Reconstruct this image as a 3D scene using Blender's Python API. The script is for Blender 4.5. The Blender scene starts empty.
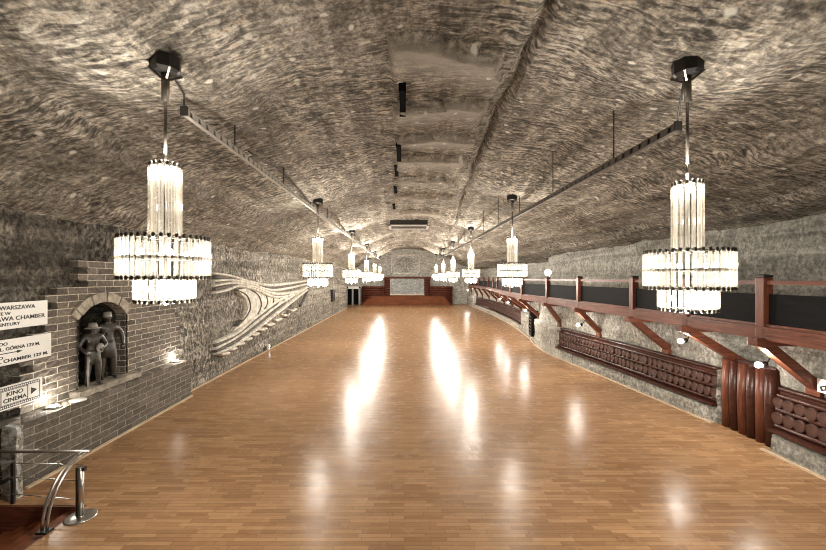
import bpy, bmesh, math, random
import numpy as np
from mathutils import Vector, Matrix

random.seed(7)
scn = bpy.context.scene
COL = scn.collection
PI = math.pi
H = 3.8            # eye height above the hall floor
F = 383.0          # focal length in pixels of the 826 px wide frame

# ------------------------------------------------------------------ camera
cam_d = bpy.data.cameras.new('camera')
cam = bpy.data.objects.new('camera', cam_d)
COL.objects.link(cam)
cam.location = (0, 0, H)
cam.rotation_euler = (PI / 2, 0, 0)
cam_d.sensor_width = 36.0
cam_d.lens = 36.0 * F / 826.0
cam_d.shift_x = 9.0 / 826.0
cam_d.shift_y = 3.0 / 826.0
cam_d.clip_start = 0.05
cam_d.clip_end = 200
scn.camera = cam

# ------------------------------------------------------------------ noise
def _lat(seed):
    return np.random.RandomState(seed).rand(256, 256)

def vnoise(u, v, seed):
    L = _lat(seed)
    iu = np.floor(u).astype(int); iv = np.floor(v).astype(int)
    fu = u - iu; fv = v - iv
    fu = fu * fu * (3 - 2 * fu); fv = fv * fv * (3 - 2 * fv)
    a = L[iu % 256, iv % 256]; b = L[(iu + 1) % 256, iv % 256]
    c = L[iu % 256, (iv + 1) % 256]; d = L[(iu + 1) % 256, (iv + 1) % 256]
    return (a * (1 - fu) + b * fu) * (1 - fv) + (c * (1 - fu) + d * fu) * fv

def fbm(u, v, octv, seed, gain=0.5):
    s = 0.0; amp = 1.0; tot = 0.0
    for k in range(octv):
        s = s + amp * vnoise(u * 2 ** k + 17.3 * k, v * 2 ** k + 5.1 * k, seed + k)
        tot += amp; amp *= gain
    return s / tot - 0.5

# ------------------------------------------------------------------ materials
class NT:
    def __init__(self, name):
        self.m = bpy.data.materials.new(name)
        self.m.use_nodes = True
        self.t = self.m.node_tree
        self.n = self.t.nodes
        self.b = self.n['Principled BSDF']
        self.out = self.n['Material Output']
    def add(self, typ, **kw):
        nd = self.n.new(typ)
        for k, v in kw.items():
            if k.startswith('i_'):
                nd.inputs[k[2:].replace('_', ' ')].default_value = v
            else:
                setattr(nd, k, v)
        return nd
    def link(self, a, b):
        self.t.links.new(a, b)
    def coords(self, scale=(1, 1, 1), rot=(0, 0, 0), src='Object'):
        tc = self.add('ShaderNodeTexCoord')
        mp = self.add('ShaderNodeMapping')
        mp.inputs['Scale'].default_value = scale
        mp.inputs['Rotation'].default_value = rot
        self.link(tc.outputs[src], mp.inputs['Vector'])
        return mp.outputs['Vector']
    def noise(self, vec, scale, detail=6, rough=0.6, dist=0.0):
        nd = self.add('ShaderNodeTexNoise')
        nd.inputs['Scale'].default_value = scale
        nd.inputs['Detail'].default_value = detail
        nd.inputs['Roughness'].default_value = rough
        nd.inputs['Distortion'].default_value = dist
        self.link(vec, nd.inputs['Vector'])
        return nd.outputs['Fac']
    def ramp(self, fac, stops):
        r = self.add('ShaderNodeValToRGB')
        cr = r.color_ramp
        while len(cr.elements) < len(stops):
            cr.elements.new(0.5)
        for e, (p, c) in zip(cr.elements, stops):
            e.position = p
            e.color = (c[0], c[1], c[2], 1) if len(c) == 3 else c
        self.link(fac, r.inputs['Fac'])
        return r.outputs['Color']
    def mix(self, a, b, fac, mode='MIX'):
        m = self.add('ShaderNodeMix', data_type='RGBA', blend_type=mode)
        for sock, val in ((m.inputs[0], fac), (m.inputs[6], a), (m.inputs[7], b)):
            if hasattr(val, 'links'):
                self.link(val, sock)
            elif isinstance(val, (tuple, list)):
                sock.default_value = (val[0], val[1], val[2], 1)
            else:
                sock.default_value = val
        return m.outputs[2]
    def math(self, op, a, b=None):
        m = self.add('ShaderNodeMath', operation=op)
        for sock, val in ((m.inputs[0], a), (m.inputs[1], b)):
            if val is None:
                continue
            if hasattr(val, 'links'):
                self.link(val, sock)
            else:
                sock.default_value = val
        return m.outputs[0]
    def bump(self, height, strength=0.5, dist=0.05, prev=None):
        b = self.add('ShaderNodeBump')
        b.inputs['Strength'].default_value = strength
        b.inputs['Distance'].default_value = dist
        self.link(height, b.inputs['Height'])
        if prev is not None:
            self.link(prev, b.inputs['Normal'])
        return b.outputs['Normal']

def g(c):
    return tuple(x for x in c)

def mat_simple(name, col, rough=0.6, metal=0.0, var=0.15, scale=8.0, bump=0.0, spec=0.5):
    t = NT(name)
    v = t.coords()
    n = t.noise(v, scale, 5)
    lo = tuple(c * (1 - var) for c in col); hi = tuple(min(1, c * (1 + var)) for c in col)
    t.link(t.ramp(n, [(0.3, lo), (0.7, hi)]), t.b.inputs['Base Color'])
    t.b.inputs['Roughness'].default_value = rough
    t.b.inputs['Metallic'].default_value = metal
    t.b.inputs['Specular IOR Level'].default_value = spec
    if bump:
        t.link(t.bump(n, bump, 0.02), t.b.inputs['Normal'])
    return t.m

def mat_rock(name, dark, mid, light, marks=1.0, spots=True, rough=0.85, contrast=1.0, tool=6.0):
    t = NT(name)
    v = t.coords()
    big = t.noise(v, 0.30, 4, 0.6, 0.8)
    med = t.noise(v, 1.7, 9, 0.74, 0.6)
    fine = t.noise(v, 11.0, 5, 0.8)
    # tool strokes: stretched noise in three directions, chosen patch by patch
    strokes = []
    for k, (rz, sc) in enumerate((((0.35, 0.5, 0.85), (2.6, 15, 9)), ((0.2, -0.4, -0.55), (2.4, 14, 9)), ((0.5, 0.2, 1.9), (2.8, 16, 10)))):
        strokes.append(t.noise(t.coords(scale=tuple(x * tool / 6.0 for x in sc), rot=rz), 1.0, 3, 0.55, 0.5))
    m1 = t.ramp(t.noise(v, 0.45, 2, 0.5, 1.2), [(0.46, (0, 0, 0)), (0.52, (1, 1, 1))])
    m2 = t.ramp(t.noise(t.coords(scale=(1, 1, 1), rot=(1.0, 0.4, 0.3)), 0.5, 2, 0.5, 1.2), [(0.50, (0, 0, 0)), (0.56, (1, 1, 1))])
    stroke = t.mix(t.mix(strokes[0], strokes[1], m1), strokes[2], m2)
    sep = t.add('ShaderNodeRGBToBW'); t.link(stroke, sep.inputs[0]); stroke = sep.outputs[0]
    amt = t.ramp(t.noise(v, 0.6, 3), [(0.36, (0.25,) * 3), (0.58, (1.0,) * 3)])
    c = t.ramp(big, [(0.3, mid), (0.75, tuple(0.5 * (a + b) for a, b in zip(mid, light)))])
    c = t.mix(c, t.ramp(med, [(0.33, dark), (0.5, mid), (0.68, light)]), 0.7)
    # long layered streaks of salt
    st = t.noise(t.coords(scale=(1.5, 0.10, 2.2)), 1.6, 6, 0.62, 0.5)
    c = t.mix(c, t.ramp(st, [(0.40, dark), (0.50, mid), (0.62, light)]), 0.33)
    gr = t.ramp(stroke, [(0.40, (0.12,) * 3), (0.5, (0.50,) * 3), (0.60, (0.97,) * 3)])  # chipped ridges paler; shadows in the stroke hollows also painted into the colour
    c = t.mix(c, gr, t.math('MULTIPLY', amt, 0.85 * marks), 'OVERLAY')
    c = t.mix(c, t.ramp(fine, [(0.37, (0.12,) * 3), (0.5, (0.5,) * 3), (0.63, (0.97,) * 3)]), 0.8 * contrast, 'OVERLAY')
    if spots:
        at = t.add('ShaderNodeAttribute', attribute_name='slab')
        c = t.mix(c, t.mix(light, mid, t.math('MULTIPLY', med, 0.7)), t.math('MULTIPLY', at.outputs['Fac'], 0.85))
        # pale plaster plugs of the roof bolts: sparse ragged dots
        vo = t.add('ShaderNodeTexVoronoi', feature='F1', voronoi_dimensions='2D')
        vo.inputs['Scale'].default_value = 0.95
        vo.inputs['Randomness'].default_value = 0.8
        wob = t.add('ShaderNodeVectorMath', operation='ADD')
        nz = t.add('ShaderNodeTexNoise'); nz.inputs['Scale'].default_value = 5.0
        sc_ = t.add('ShaderNodeVectorMath', operation='SCALE'); sc_.inputs['Scale'].default_value = 0.14
        t.link(v, nz.inputs['Vector']); t.link(nz.outputs['Color'], sc_.inputs[0])
        t.link(v, wob.inputs[0]); t.link(sc_.outputs[0], wob.inputs[1])
        t.link(wob.outputs[0], vo.inputs['Vector'])
        fac = t.ramp(vo.outputs['Distance'], [(0.035, (1, 1, 1)), (0.062, (0, 0, 0))])
        c = t.mix(c, (0.92, 0.87, 0.78), t.math('MULTIPLY', fac, 0.95))
    t.link(c, t.b.inputs['Base Color'])
    t.b.inputs['Roughness'].default_value = rough
    t.b.inputs['Specular IOR Level'].default_value = 0.3
    nrm = t.bump(t.math('MULTIPLY', stroke, amt), 1.0 * marks, 0.26)
    nrm = t.bump(fine, 0.9, 0.07, nrm)
    nrm = t.bump(med, 0.9, 0.26, nrm)
    t.link(nrm, t.b.inputs['Normal'])
    return t.m

def mat_brick(name, c1, c2, mortar, bw=0.52, rh=0.15, ms=0.012):
    t = NT(name)
    tc = t.add('ShaderNodeTexCoord')
    sx = t.add('ShaderNodeSeparateXYZ'); t.link(tc.outputs['Object'], sx.inputs[0])
    cx = t.add('ShaderNodeCombineXYZ')
    t.link(t.math('ADD', sx.outputs['Y'], sx.outputs['X']), cx.inputs['X'])
    t.link(sx.outputs['Z'], cx.inputs['Y'])
    wn = t.add('ShaderNodeTexNoise'); wn.inputs['Scale'].default_value = 6.0; wn.inputs['Detail'].default_value = 4
    t.link(cx.outputs[0], wn.inputs['Vector'])
    vm = t.add('ShaderNodeVectorMath', operation='MULTIPLY_ADD')
    t.link(wn.outputs['Color'], vm.inputs[0]); vm.inputs[1].default_value = (0.03, 0.03, 0); t.link(cx.outputs[0], vm.inputs[2])
    br = t.add('ShaderNodeTexBrick')
    br.inputs['Scale'].default_value = 1.0
    br.inputs['Brick Width'].default_value = bw
    br.inputs['Row Height'].default_value = rh
    br.inputs['Mortar Size'].default_value = ms
    br.inputs['Mortar Smooth'].default_value = 0.35
    br.inputs['Color1'].default_value = (*c1, 1); br.inputs['Color2'].default_value = (*c2, 1)
    br.inputs['Mortar'].default_value = (*mortar, 1)
    t.link(vm.outputs[0], br.inputs['Vector'])
    fine = t.noise(tc.outputs['Object'], 16, 8, 0.75)
    c = t.mix(br.outputs['Color'], t.ramp(fine, [(0.3, (0.15,) * 3), (0.5, (0.5,) * 3), (0.7, (0.9,) * 3)]), 0.7, 'OVERLAY')
    t.link(c, t.b.inputs['Base Color'])
    t.b.inputs['Roughness'].default_value = 0.85
    inv = t.math('SUBTRACT', 1.0, br.outputs['Fac'])
    nrm = t.bump(inv, 0.7, 0.03)
    nrm = t.bump(fine, 0.6, 0.04, nrm)
    t.link(nrm, t.b.inputs['Normal'])
    return t.m

def mat_floor():
    t = NT('parquet')
    v = t.coords()
    br = t.add('ShaderNodeTexBrick')
    br.offset = 0.37; br.offset_frequency = 2; br.squash = 0.8; br.squash_frequency = 3
    br.inputs['Scale'].default_value = 1.0
    br.inputs['Brick Width'].default_value = 0.62
    br.inputs['Row Height'].default_value = 0.085
    br.inputs['Mortar Size'].default_value = 0.0022
    br.inputs['Mortar Smooth'].default_value = 0.2
    br.inputs['Bias'].default_value = 0.1
    br.inputs['Color1'].default_value = (0.44, 0.262, 0.135, 1)
    br.inputs['Color2'].default_value = (0.285, 0.158, 0.078, 1)
    br.inputs['Mortar'].default_value = (0.12, 0.07, 0.038, 1)
    t.link(v, br.inputs['Vector'])
    vg = t.coords(scale=(1.2, 22, 1))
    gr = t.noise(vg, 3.0, 6, 0.65, 0.6)
    c = t.mix(br.outputs['Color'], t.ramp(gr, [(0.3, (0.3,) * 3), (0.7, (0.68,) * 3)]), 0.4, 'OVERLAY')
    big = t.noise(v, 0.5, 3)
    c = t.mix(c, t.ramp(big, [(0.3, (0.44,) * 3), (0.7, (0.56,) * 3)]), 0.6, 'OVERLAY')
    t.link(c, t.b.inputs['Base Color'])
    rg = t.noise(v, 3.0, 4)
    rr = t.add('ShaderNodeMapRange'); rr.inputs['To Min'].default_value = 0.18; rr.inputs['To Max'].default_value = 0.34
    t.link(rg, rr.inputs['Value']); t.link(rr.outputs[0], t.b.inputs['Roughness'])
    t.b.inputs['Specular IOR Level'].default_value = 0.09
    n1 = t.bump(t.math('SUBTRACT', 1.0, br.outputs['Fac']), 0.12, 0.01)
    n1 = t.bump(t.noise(v, 1.4, 2), 0.05, 0.2, n1)
    t.link(n1, t.b.inputs['Normal'])
    return t.m

def mat_wood(name, dark, light, axis=1, rough=0.42, scale=1.0):
    t = NT(name)
    t.b.inputs['Specular IOR Level'].default_value = 0.3
    s = [14.0, 14.0, 14.0]; s[axis] = 1.2
    v = t.coords(scale=tuple(x * scale for x in s))
    n = t.noise(v, 1.0, 7, 0.65, 0.9)
    v2 = t.coords()
    n2 = t.noise(v2, 1.6, 4)
    c = t.ramp(n, [(0.28, dark), (0.55, tuple(0.5 * (a + b) for a, b in zip(dark, light))), (0.8, light)])
    c = t.mix(c, t.ramp(n2, [(0.3, (0.36,) * 3), (0.7, (0.62,) * 3)]), 0.7, 'OVERLAY')
    t.link(c, t.b.inputs['Base Color'])
    t.b.inputs['Roughness'].default_value = rough
    t.link(t.bump(n, 0.3, 0.02), t.b.inputs['Normal'])
    return t.m

def mat_glass_tube():
    t = NT('tube_glass')
    tr = t.add('ShaderNodeBsdfTransparent'); tr.inputs['Color'].default_value = (1.0, 0.98, 0.94, 1)
    tl = t.add('ShaderNodeBsdfTranslucent'); tl.inputs['Color'].default_value = (0.95, 0.92, 0.86, 1)
    df = t.add('ShaderNodeBsdfDiffuse'); df.inputs['Color'].default_value = (0.9, 0.87, 0.8, 1)
    gl = t.add('ShaderNodeBsdfGlossy'); gl.inputs['Roughness'].default_value = 0.12
    a = t.add('ShaderNodeMixShader'); a.inputs[0].default_value = 0.45
    t.link(tl.outputs[0], a.inputs[1]); t.link(df.outputs[0], a.inputs[2])
    lw = t.add('ShaderNodeLayerWeight'); lw.inputs['Blend'].default_value = 0.35
    b = t.add('ShaderNodeMixShader')
    rm = t.add('ShaderNodeMapRange'); rm.inputs['To Min'].default_value = 0.08; rm.inputs['To Max'].default_value = 0.60
    t.link(lw.outputs['Facing'], rm.inputs['Value'])
    t.link(rm.outputs[0], b.inputs[0])
    t.link(tr.outputs[0], b.inputs[1]); t.link(a.outputs[0], b.inputs[2])
    c = t.add('ShaderNodeMixShader'); c.inputs[0].default_value = 0.08
    t.link(b.outputs[0], c.inputs[1]); t.link(gl.outputs[0], c.inputs[2])
    t.link(c.outputs[0], t.out.inputs['Surface'])
    return t.m

def mat_emit(name, col, s):
    t = NT(name)
    e = t.add('ShaderNodeEmission'); e.inputs['Color'].default_value = (*col, 1); e.inputs['Strength'].default_value = s
    t.link(e.outputs[0], t.out.inputs['Surface'])
    return t.m

M = {}
M['ceiling'] = mat_rock('ceiling_salt_rock', (0.085, 0.072, 0.056), (0.29, 0.252, 0.20), (0.66, 0.60, 0.51), marks=1.0)
M['wall'] = mat_rock('wall_salt_rock', (0.07, 0.062, 0.05), (0.25, 0.225, 0.185), (0.64, 0.60, 0.52), spots=False, tool=4.0)
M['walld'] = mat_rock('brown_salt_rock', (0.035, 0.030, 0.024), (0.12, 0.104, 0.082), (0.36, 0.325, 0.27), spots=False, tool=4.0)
M['wallr'] = mat_rock('grey_salt_rock', (0.14, 0.13, 0.11), (0.44, 0.42, 0.365), (0.80, 0.77, 0.69), spots=False, tool=4.5, marks=0.45, contrast=0.6)
M['end'] = mat_rock('end_salt_rock', (0.22, 0.21, 0.18), (0.45, 0.43, 0.38), (0.78, 0.76, 0.70), spots=False, tool=3.0, marks=0.35, contrast=0.5)
M['brick'] = mat_brick('salt_brick', (0.09, 0.076, 0.06), (0.21, 0.178, 0.142), (0.56, 0.50, 0.41))
M['brickd'] = mat_brick('dark_salt_brick', (0.09, 0.078, 0.062), (0.16, 0.138, 0.11), (0.33, 0.29, 0.235))
M['voussoir'] = mat_simple('arch_brick', (0.34, 0.30, 0.24), 0.85, var=0.5, scale=5, bump=0.5)
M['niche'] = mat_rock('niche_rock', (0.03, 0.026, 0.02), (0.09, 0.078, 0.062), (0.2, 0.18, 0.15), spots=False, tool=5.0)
M['floor'] = mat_floor()
M['trim'] = mat_wood('pale_trim_wood', (0.50, 0.38, 0.25), (0.72, 0.60, 0.44), 1, 0.45)
M['red'] = mat_wood('cherry_timber', (0.050, 0.016, 0.010), (0.26, 0.086, 0.046), 1, 0.35)
M['redz'] = mat_wood('cherry_upright_timber', (0.050, 0.016, 0.010), (0.26, 0.086, 0.046), 2, 0.35)
M['redx'] = mat_wood('cherry_cross_timber', (0.050, 0.016, 0.010), (0.26, 0.086, 0.046), 0, 0.35)
M['log'] = mat_wood('dark_log', (0.018, 0.007, 0.005), (0.10, 0.031, 0.019), 1, 0.3)
M['logend'] = mat_simple('log_end', (0.055, 0.022, 0.015), 0.45, var=0.7, scale=12)
M['logx'] = mat_wood('stage_log', (0.045, 0.014, 0.010), (0.19, 0.062, 0.038), 0, 0.45)
M['stagef'] = mat_wood('stage_board', (0.09, 0.028, 0.012), (0.25, 0.085, 0.036), 0, 0.4, 0.4)
for k_ in ('logx', 'stagef'):
    M[k_].node_tree.nodes['Principled BSDF'].inputs['Specular IOR Level'].default_value = 0.08
M['black'] = mat_wood('black_boards', (0.003, 0.003, 0.0035), (0.011, 0.0105, 0.011), 1, 0.75)
M['black'].node_tree.nodes['Principled BSDF'].inputs['Specular IOR Level'].default_value = 0.15
M['steel'] = mat_simple('brushed_steel', (0.55, 0.54, 0.52), 0.28, 1.0, 0.1, 20)
M['dark'] = mat_simple('dark_metal', (0.035, 0.033, 0.03), 0.4, 0.6, 0.2, 20)
M['bronze'] = mat_simple('bronze_metal', (0.16, 0.14, 0.12), 0.35, 0.85, 0.2, 12)
M['alu'] = mat_simple('tray_metal', (0.50, 0.47, 0.42), 0.45, 0.4, 0.15, 10)
M['cap'] = mat_simple('tube_cap_metal', (0.10, 0.09, 0.075), 0.35, 0.8, 0.2, 10)
M['tube'] = mat_glass_tube()
M['bulb'] = mat_emit('bulb_glow', (1.0, 0.93, 0.80), 22.0)
M['lamp'] = mat_emit('floodlight_glow', (1.0, 0.95, 0.86), 160.0)
M['warm'] = mat_emit('globe_glow', (1.0, 0.86, 0.62), 14.0)
M['white'] = mat_simple('white_enamel', (0.80, 0.79, 0.75), 0.4, var=0.03)
M['ink'] = mat_simple('black_paint', (0.012, 0.012, 0.012), 0.5, var=0.1)
M['grey'] = mat_simple('grey_paint', (0.35, 0.35, 0.34), 0.5, var=0.1)
M['statue'] = mat_simple('dark_carved_salt', (0.048, 0.043, 0.036), 0.33, var=0.7, scale=9, bump=0.4, spec=0.7)
M['statuel'] = mat_simple('pale_carved_salt', (0.26, 0.24, 0.21), 0.45, var=0.3, scale=9, bump=0.3)
M['pale'] = mat_rock('pale_salt_stone', (0.45, 0.43, 0.38), (0.62, 0.60, 0.54), (0.80, 0.78, 0.72), spots=False, tool=4)
M['carve'] = mat_simple('carved_salt', (0.58, 0.545, 0.475), 0.75, var=0.45, scale=5, bump=0.5)
M['carved'] = mat_simple('groove_shade_salt', (0.10, 0.09, 0.075), 0.8, var=0.4, scale=5, bump=0.5)  # dark tone stands in for shade in the relief's grooves
M['carvem'] = mat_simple('carved_mid_salt', (0.33, 0.31, 0.27), 0.75, var=0.5, scale=4, bump=0.5)
M['panel'] = mat_rock('grey_stage_panel', (0.20, 0.21, 0.205), (0.36, 0.37, 0.36), (0.55, 0.56, 0.54), spots=False, tool=3, marks=0.3, contrast=0.6)
M['void'] = mat_simple('opening_shade_black', (0.006, 0.006, 0.0055), 0.95, var=0.1, spec=0.02)  # flat black stands in for the unlit depth of slots, grille and doorway

# ------------------------------------------------------------------ mesh builders
class MB:
    def __init__(self):
        self.bm = bmesh.new()
        self.mi = 0
    def _tag(self, faces):
        for f in faces:
            f.material_index = self.mi
    def box(self, x0, x1, y0, y1, z0, z1, bev=0.0):
        vs = [self.bm.verts.new(p) for p in ((x0, y0, z0), (x1, y0, z0), (x1, y1, z0), (x0, y1, z0), (x0, y0, z1), (x1, y0, z1), (x1, y1, z1), (x0, y1, z1))]
        fs = [self.bm.faces.new([vs[i] for i in q]) for q in ((0, 3, 2, 1), (4, 5, 6, 7), (0, 1, 5, 4), (1, 2, 6, 5), (2, 3, 7, 6), (3, 0, 4, 7))]
        self._tag(fs)
        if bev:
            es = list({e for f in fs for e in f.edges})
            r = bmesh.ops.bevel(self.bm, geom=es, offset=bev, segments=2, affect='EDGES', profile=0.6)
            self._tag(r['faces'])
        return self
    def bar(self, a, b, w, h, up=(0, 0, 1), bev=0.0):
        a = Vector(a); b = Vector(b); d = (b - a).normalized(); up = Vector(up)
        s = d.cross(up)
        if s.length < 1e-4:
            s = d.cross(Vector((1, 0, 0)))
        s.normalize(); u = s.cross(d).normalized()
        vs = []
        for p in (a, b):
            for i, j in ((-1, -1), (1, -1), (1, 1), (-1, 1)):
                vs.append(self.bm.verts.new(p + s * (i * w / 2) + u * (j * h / 2)))
        fs = [self.bm.faces.new([vs[i] for i in q]) for q in ((3, 2, 1, 0), (4, 5, 6, 7), (0, 1, 5, 4), (1, 2, 6, 5), (2, 3, 7, 6), (3, 0, 4, 7))]
        self._tag(fs)
        if bev:
            es = list({e for f in fs for e in f.edges})
            r = bmesh.ops.bevel(self.bm, geom=es, offset=bev, segments=2, affect='EDGES', profile=0.6)
            self._tag(r['faces'])
        return self
    def tube(self, pts, r, seg=10, cap=True, radii=None):
        pts = [Vector(p) for p in pts]
        n = len(pts)
        rings = []
        ref = None
        for i, p in enumerate(pts):
            d = (pts[min(i + 1, n - 1)] - pts[max(i - 1, 0)]).normalized()
            if ref is None:
                ref = Vector((0, 0, 1)) if abs(d.z) < 0.9 else Vector((1, 0, 0))
            s = d.cross(ref); s.normalize(); u = s.cross(d).normalized(); ref = u
            rr = radii[i] if radii else r
            rings.append([self.bm.verts.new(p + s * (rr * math.cos(2 * PI * k / seg)) + u * (rr * math.sin(2 * PI * k / seg))) for k in range(seg)])
        fs = []
        for a, b in zip(rings, rings[1:]):
            for k in range(seg):
                fs.append(self.bm.faces.new((a[k], a[(k + 1) % seg], b[(k + 1) % seg], b[k])))
        for f in fs:
            f.smooth = seg > 6
        if cap:
            fs.append(self.bm.faces.new(list(reversed(rings[0])))); fs.append(self.bm.faces.new(rings[-1]))
        self._tag(fs)
        return self
    def lathe(self, prof, seg=24, c=(0, 0, 0), smooth=True, rot=0.0):
        rings = []
        for r, z in prof:
            rings.append([self.bm.verts.new((c[0] + r * math.cos(2 * PI * k / seg + rot), c[1] + r * math.sin(2 * PI * k / seg + rot), c[2] + z)) for k in range(seg)])
        fs = []
        for a, b in zip(rings, rings[1:]):
            for k in range(seg):
                f = self.bm.faces.new((a[k], a[(k + 1) % seg], b[(k + 1) % seg], b[k])); f.smooth = smooth
                fs.append(f)
        fs.append(self.bm.faces.new(list(reversed(rings[0])))); fs.append(self.bm.faces.new(rings[-1]))
        self._tag(fs)
        return self
    def ring(self, R, r, z, seg=48, seg2=6, h=None):
        h = h or r
        vs = []
        for i in range(seg):
            a = 2 * PI * i / seg
            vs.append([self.bm.verts.new(((R + r * math.cos(2 * PI * j / seg2)) * math.cos(a), (R + r * math.cos(2 * PI * j / seg2)) * math.sin(a), z + h * math.sin(2 * PI * j / seg2))) for j in range(seg2)])
        fs = []
        for i in range(seg):
            A, B = vs[i], vs[(i + 1) % seg]
            for j in range(seg2):
                f = self.bm.faces.new((A[j], B[j], B[(j + 1) % seg2], A[(j + 1) % seg2])); f.smooth = True
                fs.append(f)
        self._tag(fs)
        return self
    def prism(self, poly, axis, a, b):
        """poly of 2-D points extruded along the axis ('x','y','z') from a to b"""
        def P(p, t):
            return {'x': (t, p[0], p[1]), 'y': (p[0], t, p[1]), 'z': (p[0], p[1], t)}[axis]
        A = [self.bm.verts.new(P(p, a)) for p in poly]; B = [self.bm.verts.new(P(p, b)) for p in poly]
        n = len(poly)
        fs = [self.bm.faces.new(A), self.bm.faces.new(list(reversed(B)))]
        for k in range(n):
            fs.append(self.bm.faces.new((A[k], B[k], B[(k + 1) % n], A[(k + 1) % n])))
        self._tag(fs)
        return self
    def sweep(self, path, x0, x1, z0, z1):
        """box section swept along a path of (x, y); section in x and z"""
        rows = []
        for px, py in path:
            rows.append([self.bm.verts.new((px + a, py, z)) for a, z in ((x0, z0), (x1, z0), (x1, z1), (x0, z1))])
        fs = []
        for a, b in zip(rows, rows[1:]):
            for k in range(4):
                fs.append(self.bm.faces.new((a[k], b[k], b[(k + 1) % 4], a[(k + 1) % 4])))
        fs.append(self.bm.faces.new(rows[0])); fs.append(self.bm.faces.new(list(reversed(rows[-1]))))
        self._tag(fs)
        return self
    def sphere(self, c, r, sub=2, sc=(1, 1, 1)):
        res = bmesh.ops.create_icosphere(self.bm, subdivisions=sub, radius=r, matrix=Matrix.Translation(c) @ Matrix.Diagonal((*sc, 1)))
        fs = {f for v in res['verts'] for f in v.link_faces}
        for f in fs:
            f.smooth = True
        self._tag(fs)
        return self
    def build(self, name, mats, parent=None, loc=None, fix=True):
        if fix:
            bmesh.ops.recalc_face_normals(self.bm, faces=self.bm.faces[:])
        me = bpy.data.meshes.new(name)
        self.bm.to_mesh(me); self.bm.free()
        o = bpy.data.objects.new(name, me)
        for m in (mats if isinstance(mats, (list, tuple)) else [mats]):
            me.materials.append(m)
        COL.objects.link(o)
        if parent is not None:
            o.parent = parent
        if loc is not None:
            o.location = loc
        return o

def grid_mesh(name, P, mat, parent=None, smooth=True):
    """P: array (n, m, 3) of points"""
    n, m, _ = P.shape
    me = bpy.data.meshes.new(name)
    idx = np.arange(n * m).reshape(n, m)
    q = np.stack([idx[:-1, :-1], idx[1:, :-1], idx[1:, 1:], idx[:-1, 1:]], -1).reshape(-1, 4)
    me.from_pydata(P.reshape(-1, 3).tolist(), [], q.tolist())
    me.polygons.foreach_set('use_smooth', [smooth] * len(me.polygons))
    me.materials.append(mat)
    o = bpy.data.objects.new(name, me)
    COL.objects.link(o)
    if parent is not None:
        o.parent = parent
    return o

def tag(o, label, cat, group=None):
    o['label'] = label; o['category'] = cat
    if group:
        o['group'] = group
    return o
def struct(o):
    o['kind'] = 'structure'
    return o
def thing(name, loc, label, cat, group=None, rz=0.0):
    o = bpy.data.objects.new(name, None)
    o.empty_display_size = 0.2
    COL.objects.link(o)
    o.location = loc; o.rotation_euler = (0, 0, rz)
    return tag(o, label, cat, group)
def link_child(o, parent):
    COL.objects.link(o); o.parent = parent
    return o
KIDS = {}
def kids(o):
    return [c for c in scn.objects if c.parent == o]
def dup(root, loc, label, group=None):
    r = root.copy(); COL.objects.link(r); r.location = loc; r['label'] = label
    if group:
        r['group'] = group
    for ch in kids(root):
        c = ch.copy(); COL.objects.link(c); c.parent = r
        for gc in kids(ch):
            d = gc.copy(); COL.objects.link(d); d.parent = c
    return r
def point_light(name, loc, power, parent=None, radius=0.08, col=(1.0, 0.93, 0.83)):
    ld = bpy.data.lights.new(name, 'POINT'); ld.energy = power; ld.color = col; ld.shadow_soft_size = radius
    o = bpy.data.objects.new(name, ld); COL.objects.link(o); o.location = loc
    if parent is not None:
        o.parent = parent
    return o

# ------------------------------------------------------------------ room profile
D_NEAR, D_END = -4.0, 56.0
CX = np.array([-9.6, -8.6, -7.4, -6.2, -5.0, -3.9, -3.0, -2.0, 0.0, 2.0, 3.8, 5.0, 6.6, 8.2, 9.8, 11.6])
CZ = np.array([4.60, 4.78, 5.12, 5.66, 6.12, 6.46, 6.70, 6.95, 7.15, 7.15, 6.90, 6.58, 6.12, 5.65, 5.25, 4.80])
def ceil_base(x, d):
    # smoothed interpolation of the vault
    z = (np.interp(x - 0.5, CX, CZ) + np.interp(x, CX, CZ) * 2 + np.interp(x + 0.5, CX, CZ)) / 4
    return z + 0.55 * np.clip((d - 28) / 26, 0, 1) * np.exp(-((x - 0.5) / 6.5) ** 2)
RD = np.array([-4, 8.5, 8.55, 9.95, 10.0, 11.2, 14.6, 17.5, 18.6, 20.0, 22.0, 23.9, 28, 32, 39, 60])
RX = np.array([8.05, 8.05, 8.45, 8.45, 8.15, 8.05, 7.75, 7.45, 7.32, 7.32, 7.55, 7.95, 8.45, 8.85, 9.15, 9.15])
def Rw(d):
    return np.interp(d, RD, RX)
BD = np.array([2, 9, 14, 18.5, 22, 28, 34, 40, 46, 53])
BX = np.array([7.22, 7.2, 7.1, 6.95, 6.78, 7.3, 8.05, 8.65, 8.95, 9.1])
def Bm(d):
    return float(np.interp(d, BD, BX))
def back_x(d):
    return 9.7 + 1.0 * np.clip((d - 26.0) / 0.3, 0, 1)

# ceiling
xs = np.arange(-9.6, 11.61, 0.085); ds = np.arange(D_NEAR, D_END + 0.6, 0.12)
X, Dd = np.meshgrid(xs, ds, indexing='ij')
Z = ceil_base(X, Dd)
Z = Z + 0.24 * fbm(X * 0.35, Dd * 0.22, 3, 11) + 0.15 * fbm(X * 1.1 + 3, Dd * 0.9, 4, 21) + 0.07 * fbm(X * 4, Dd * 4, 2, 31)
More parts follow.
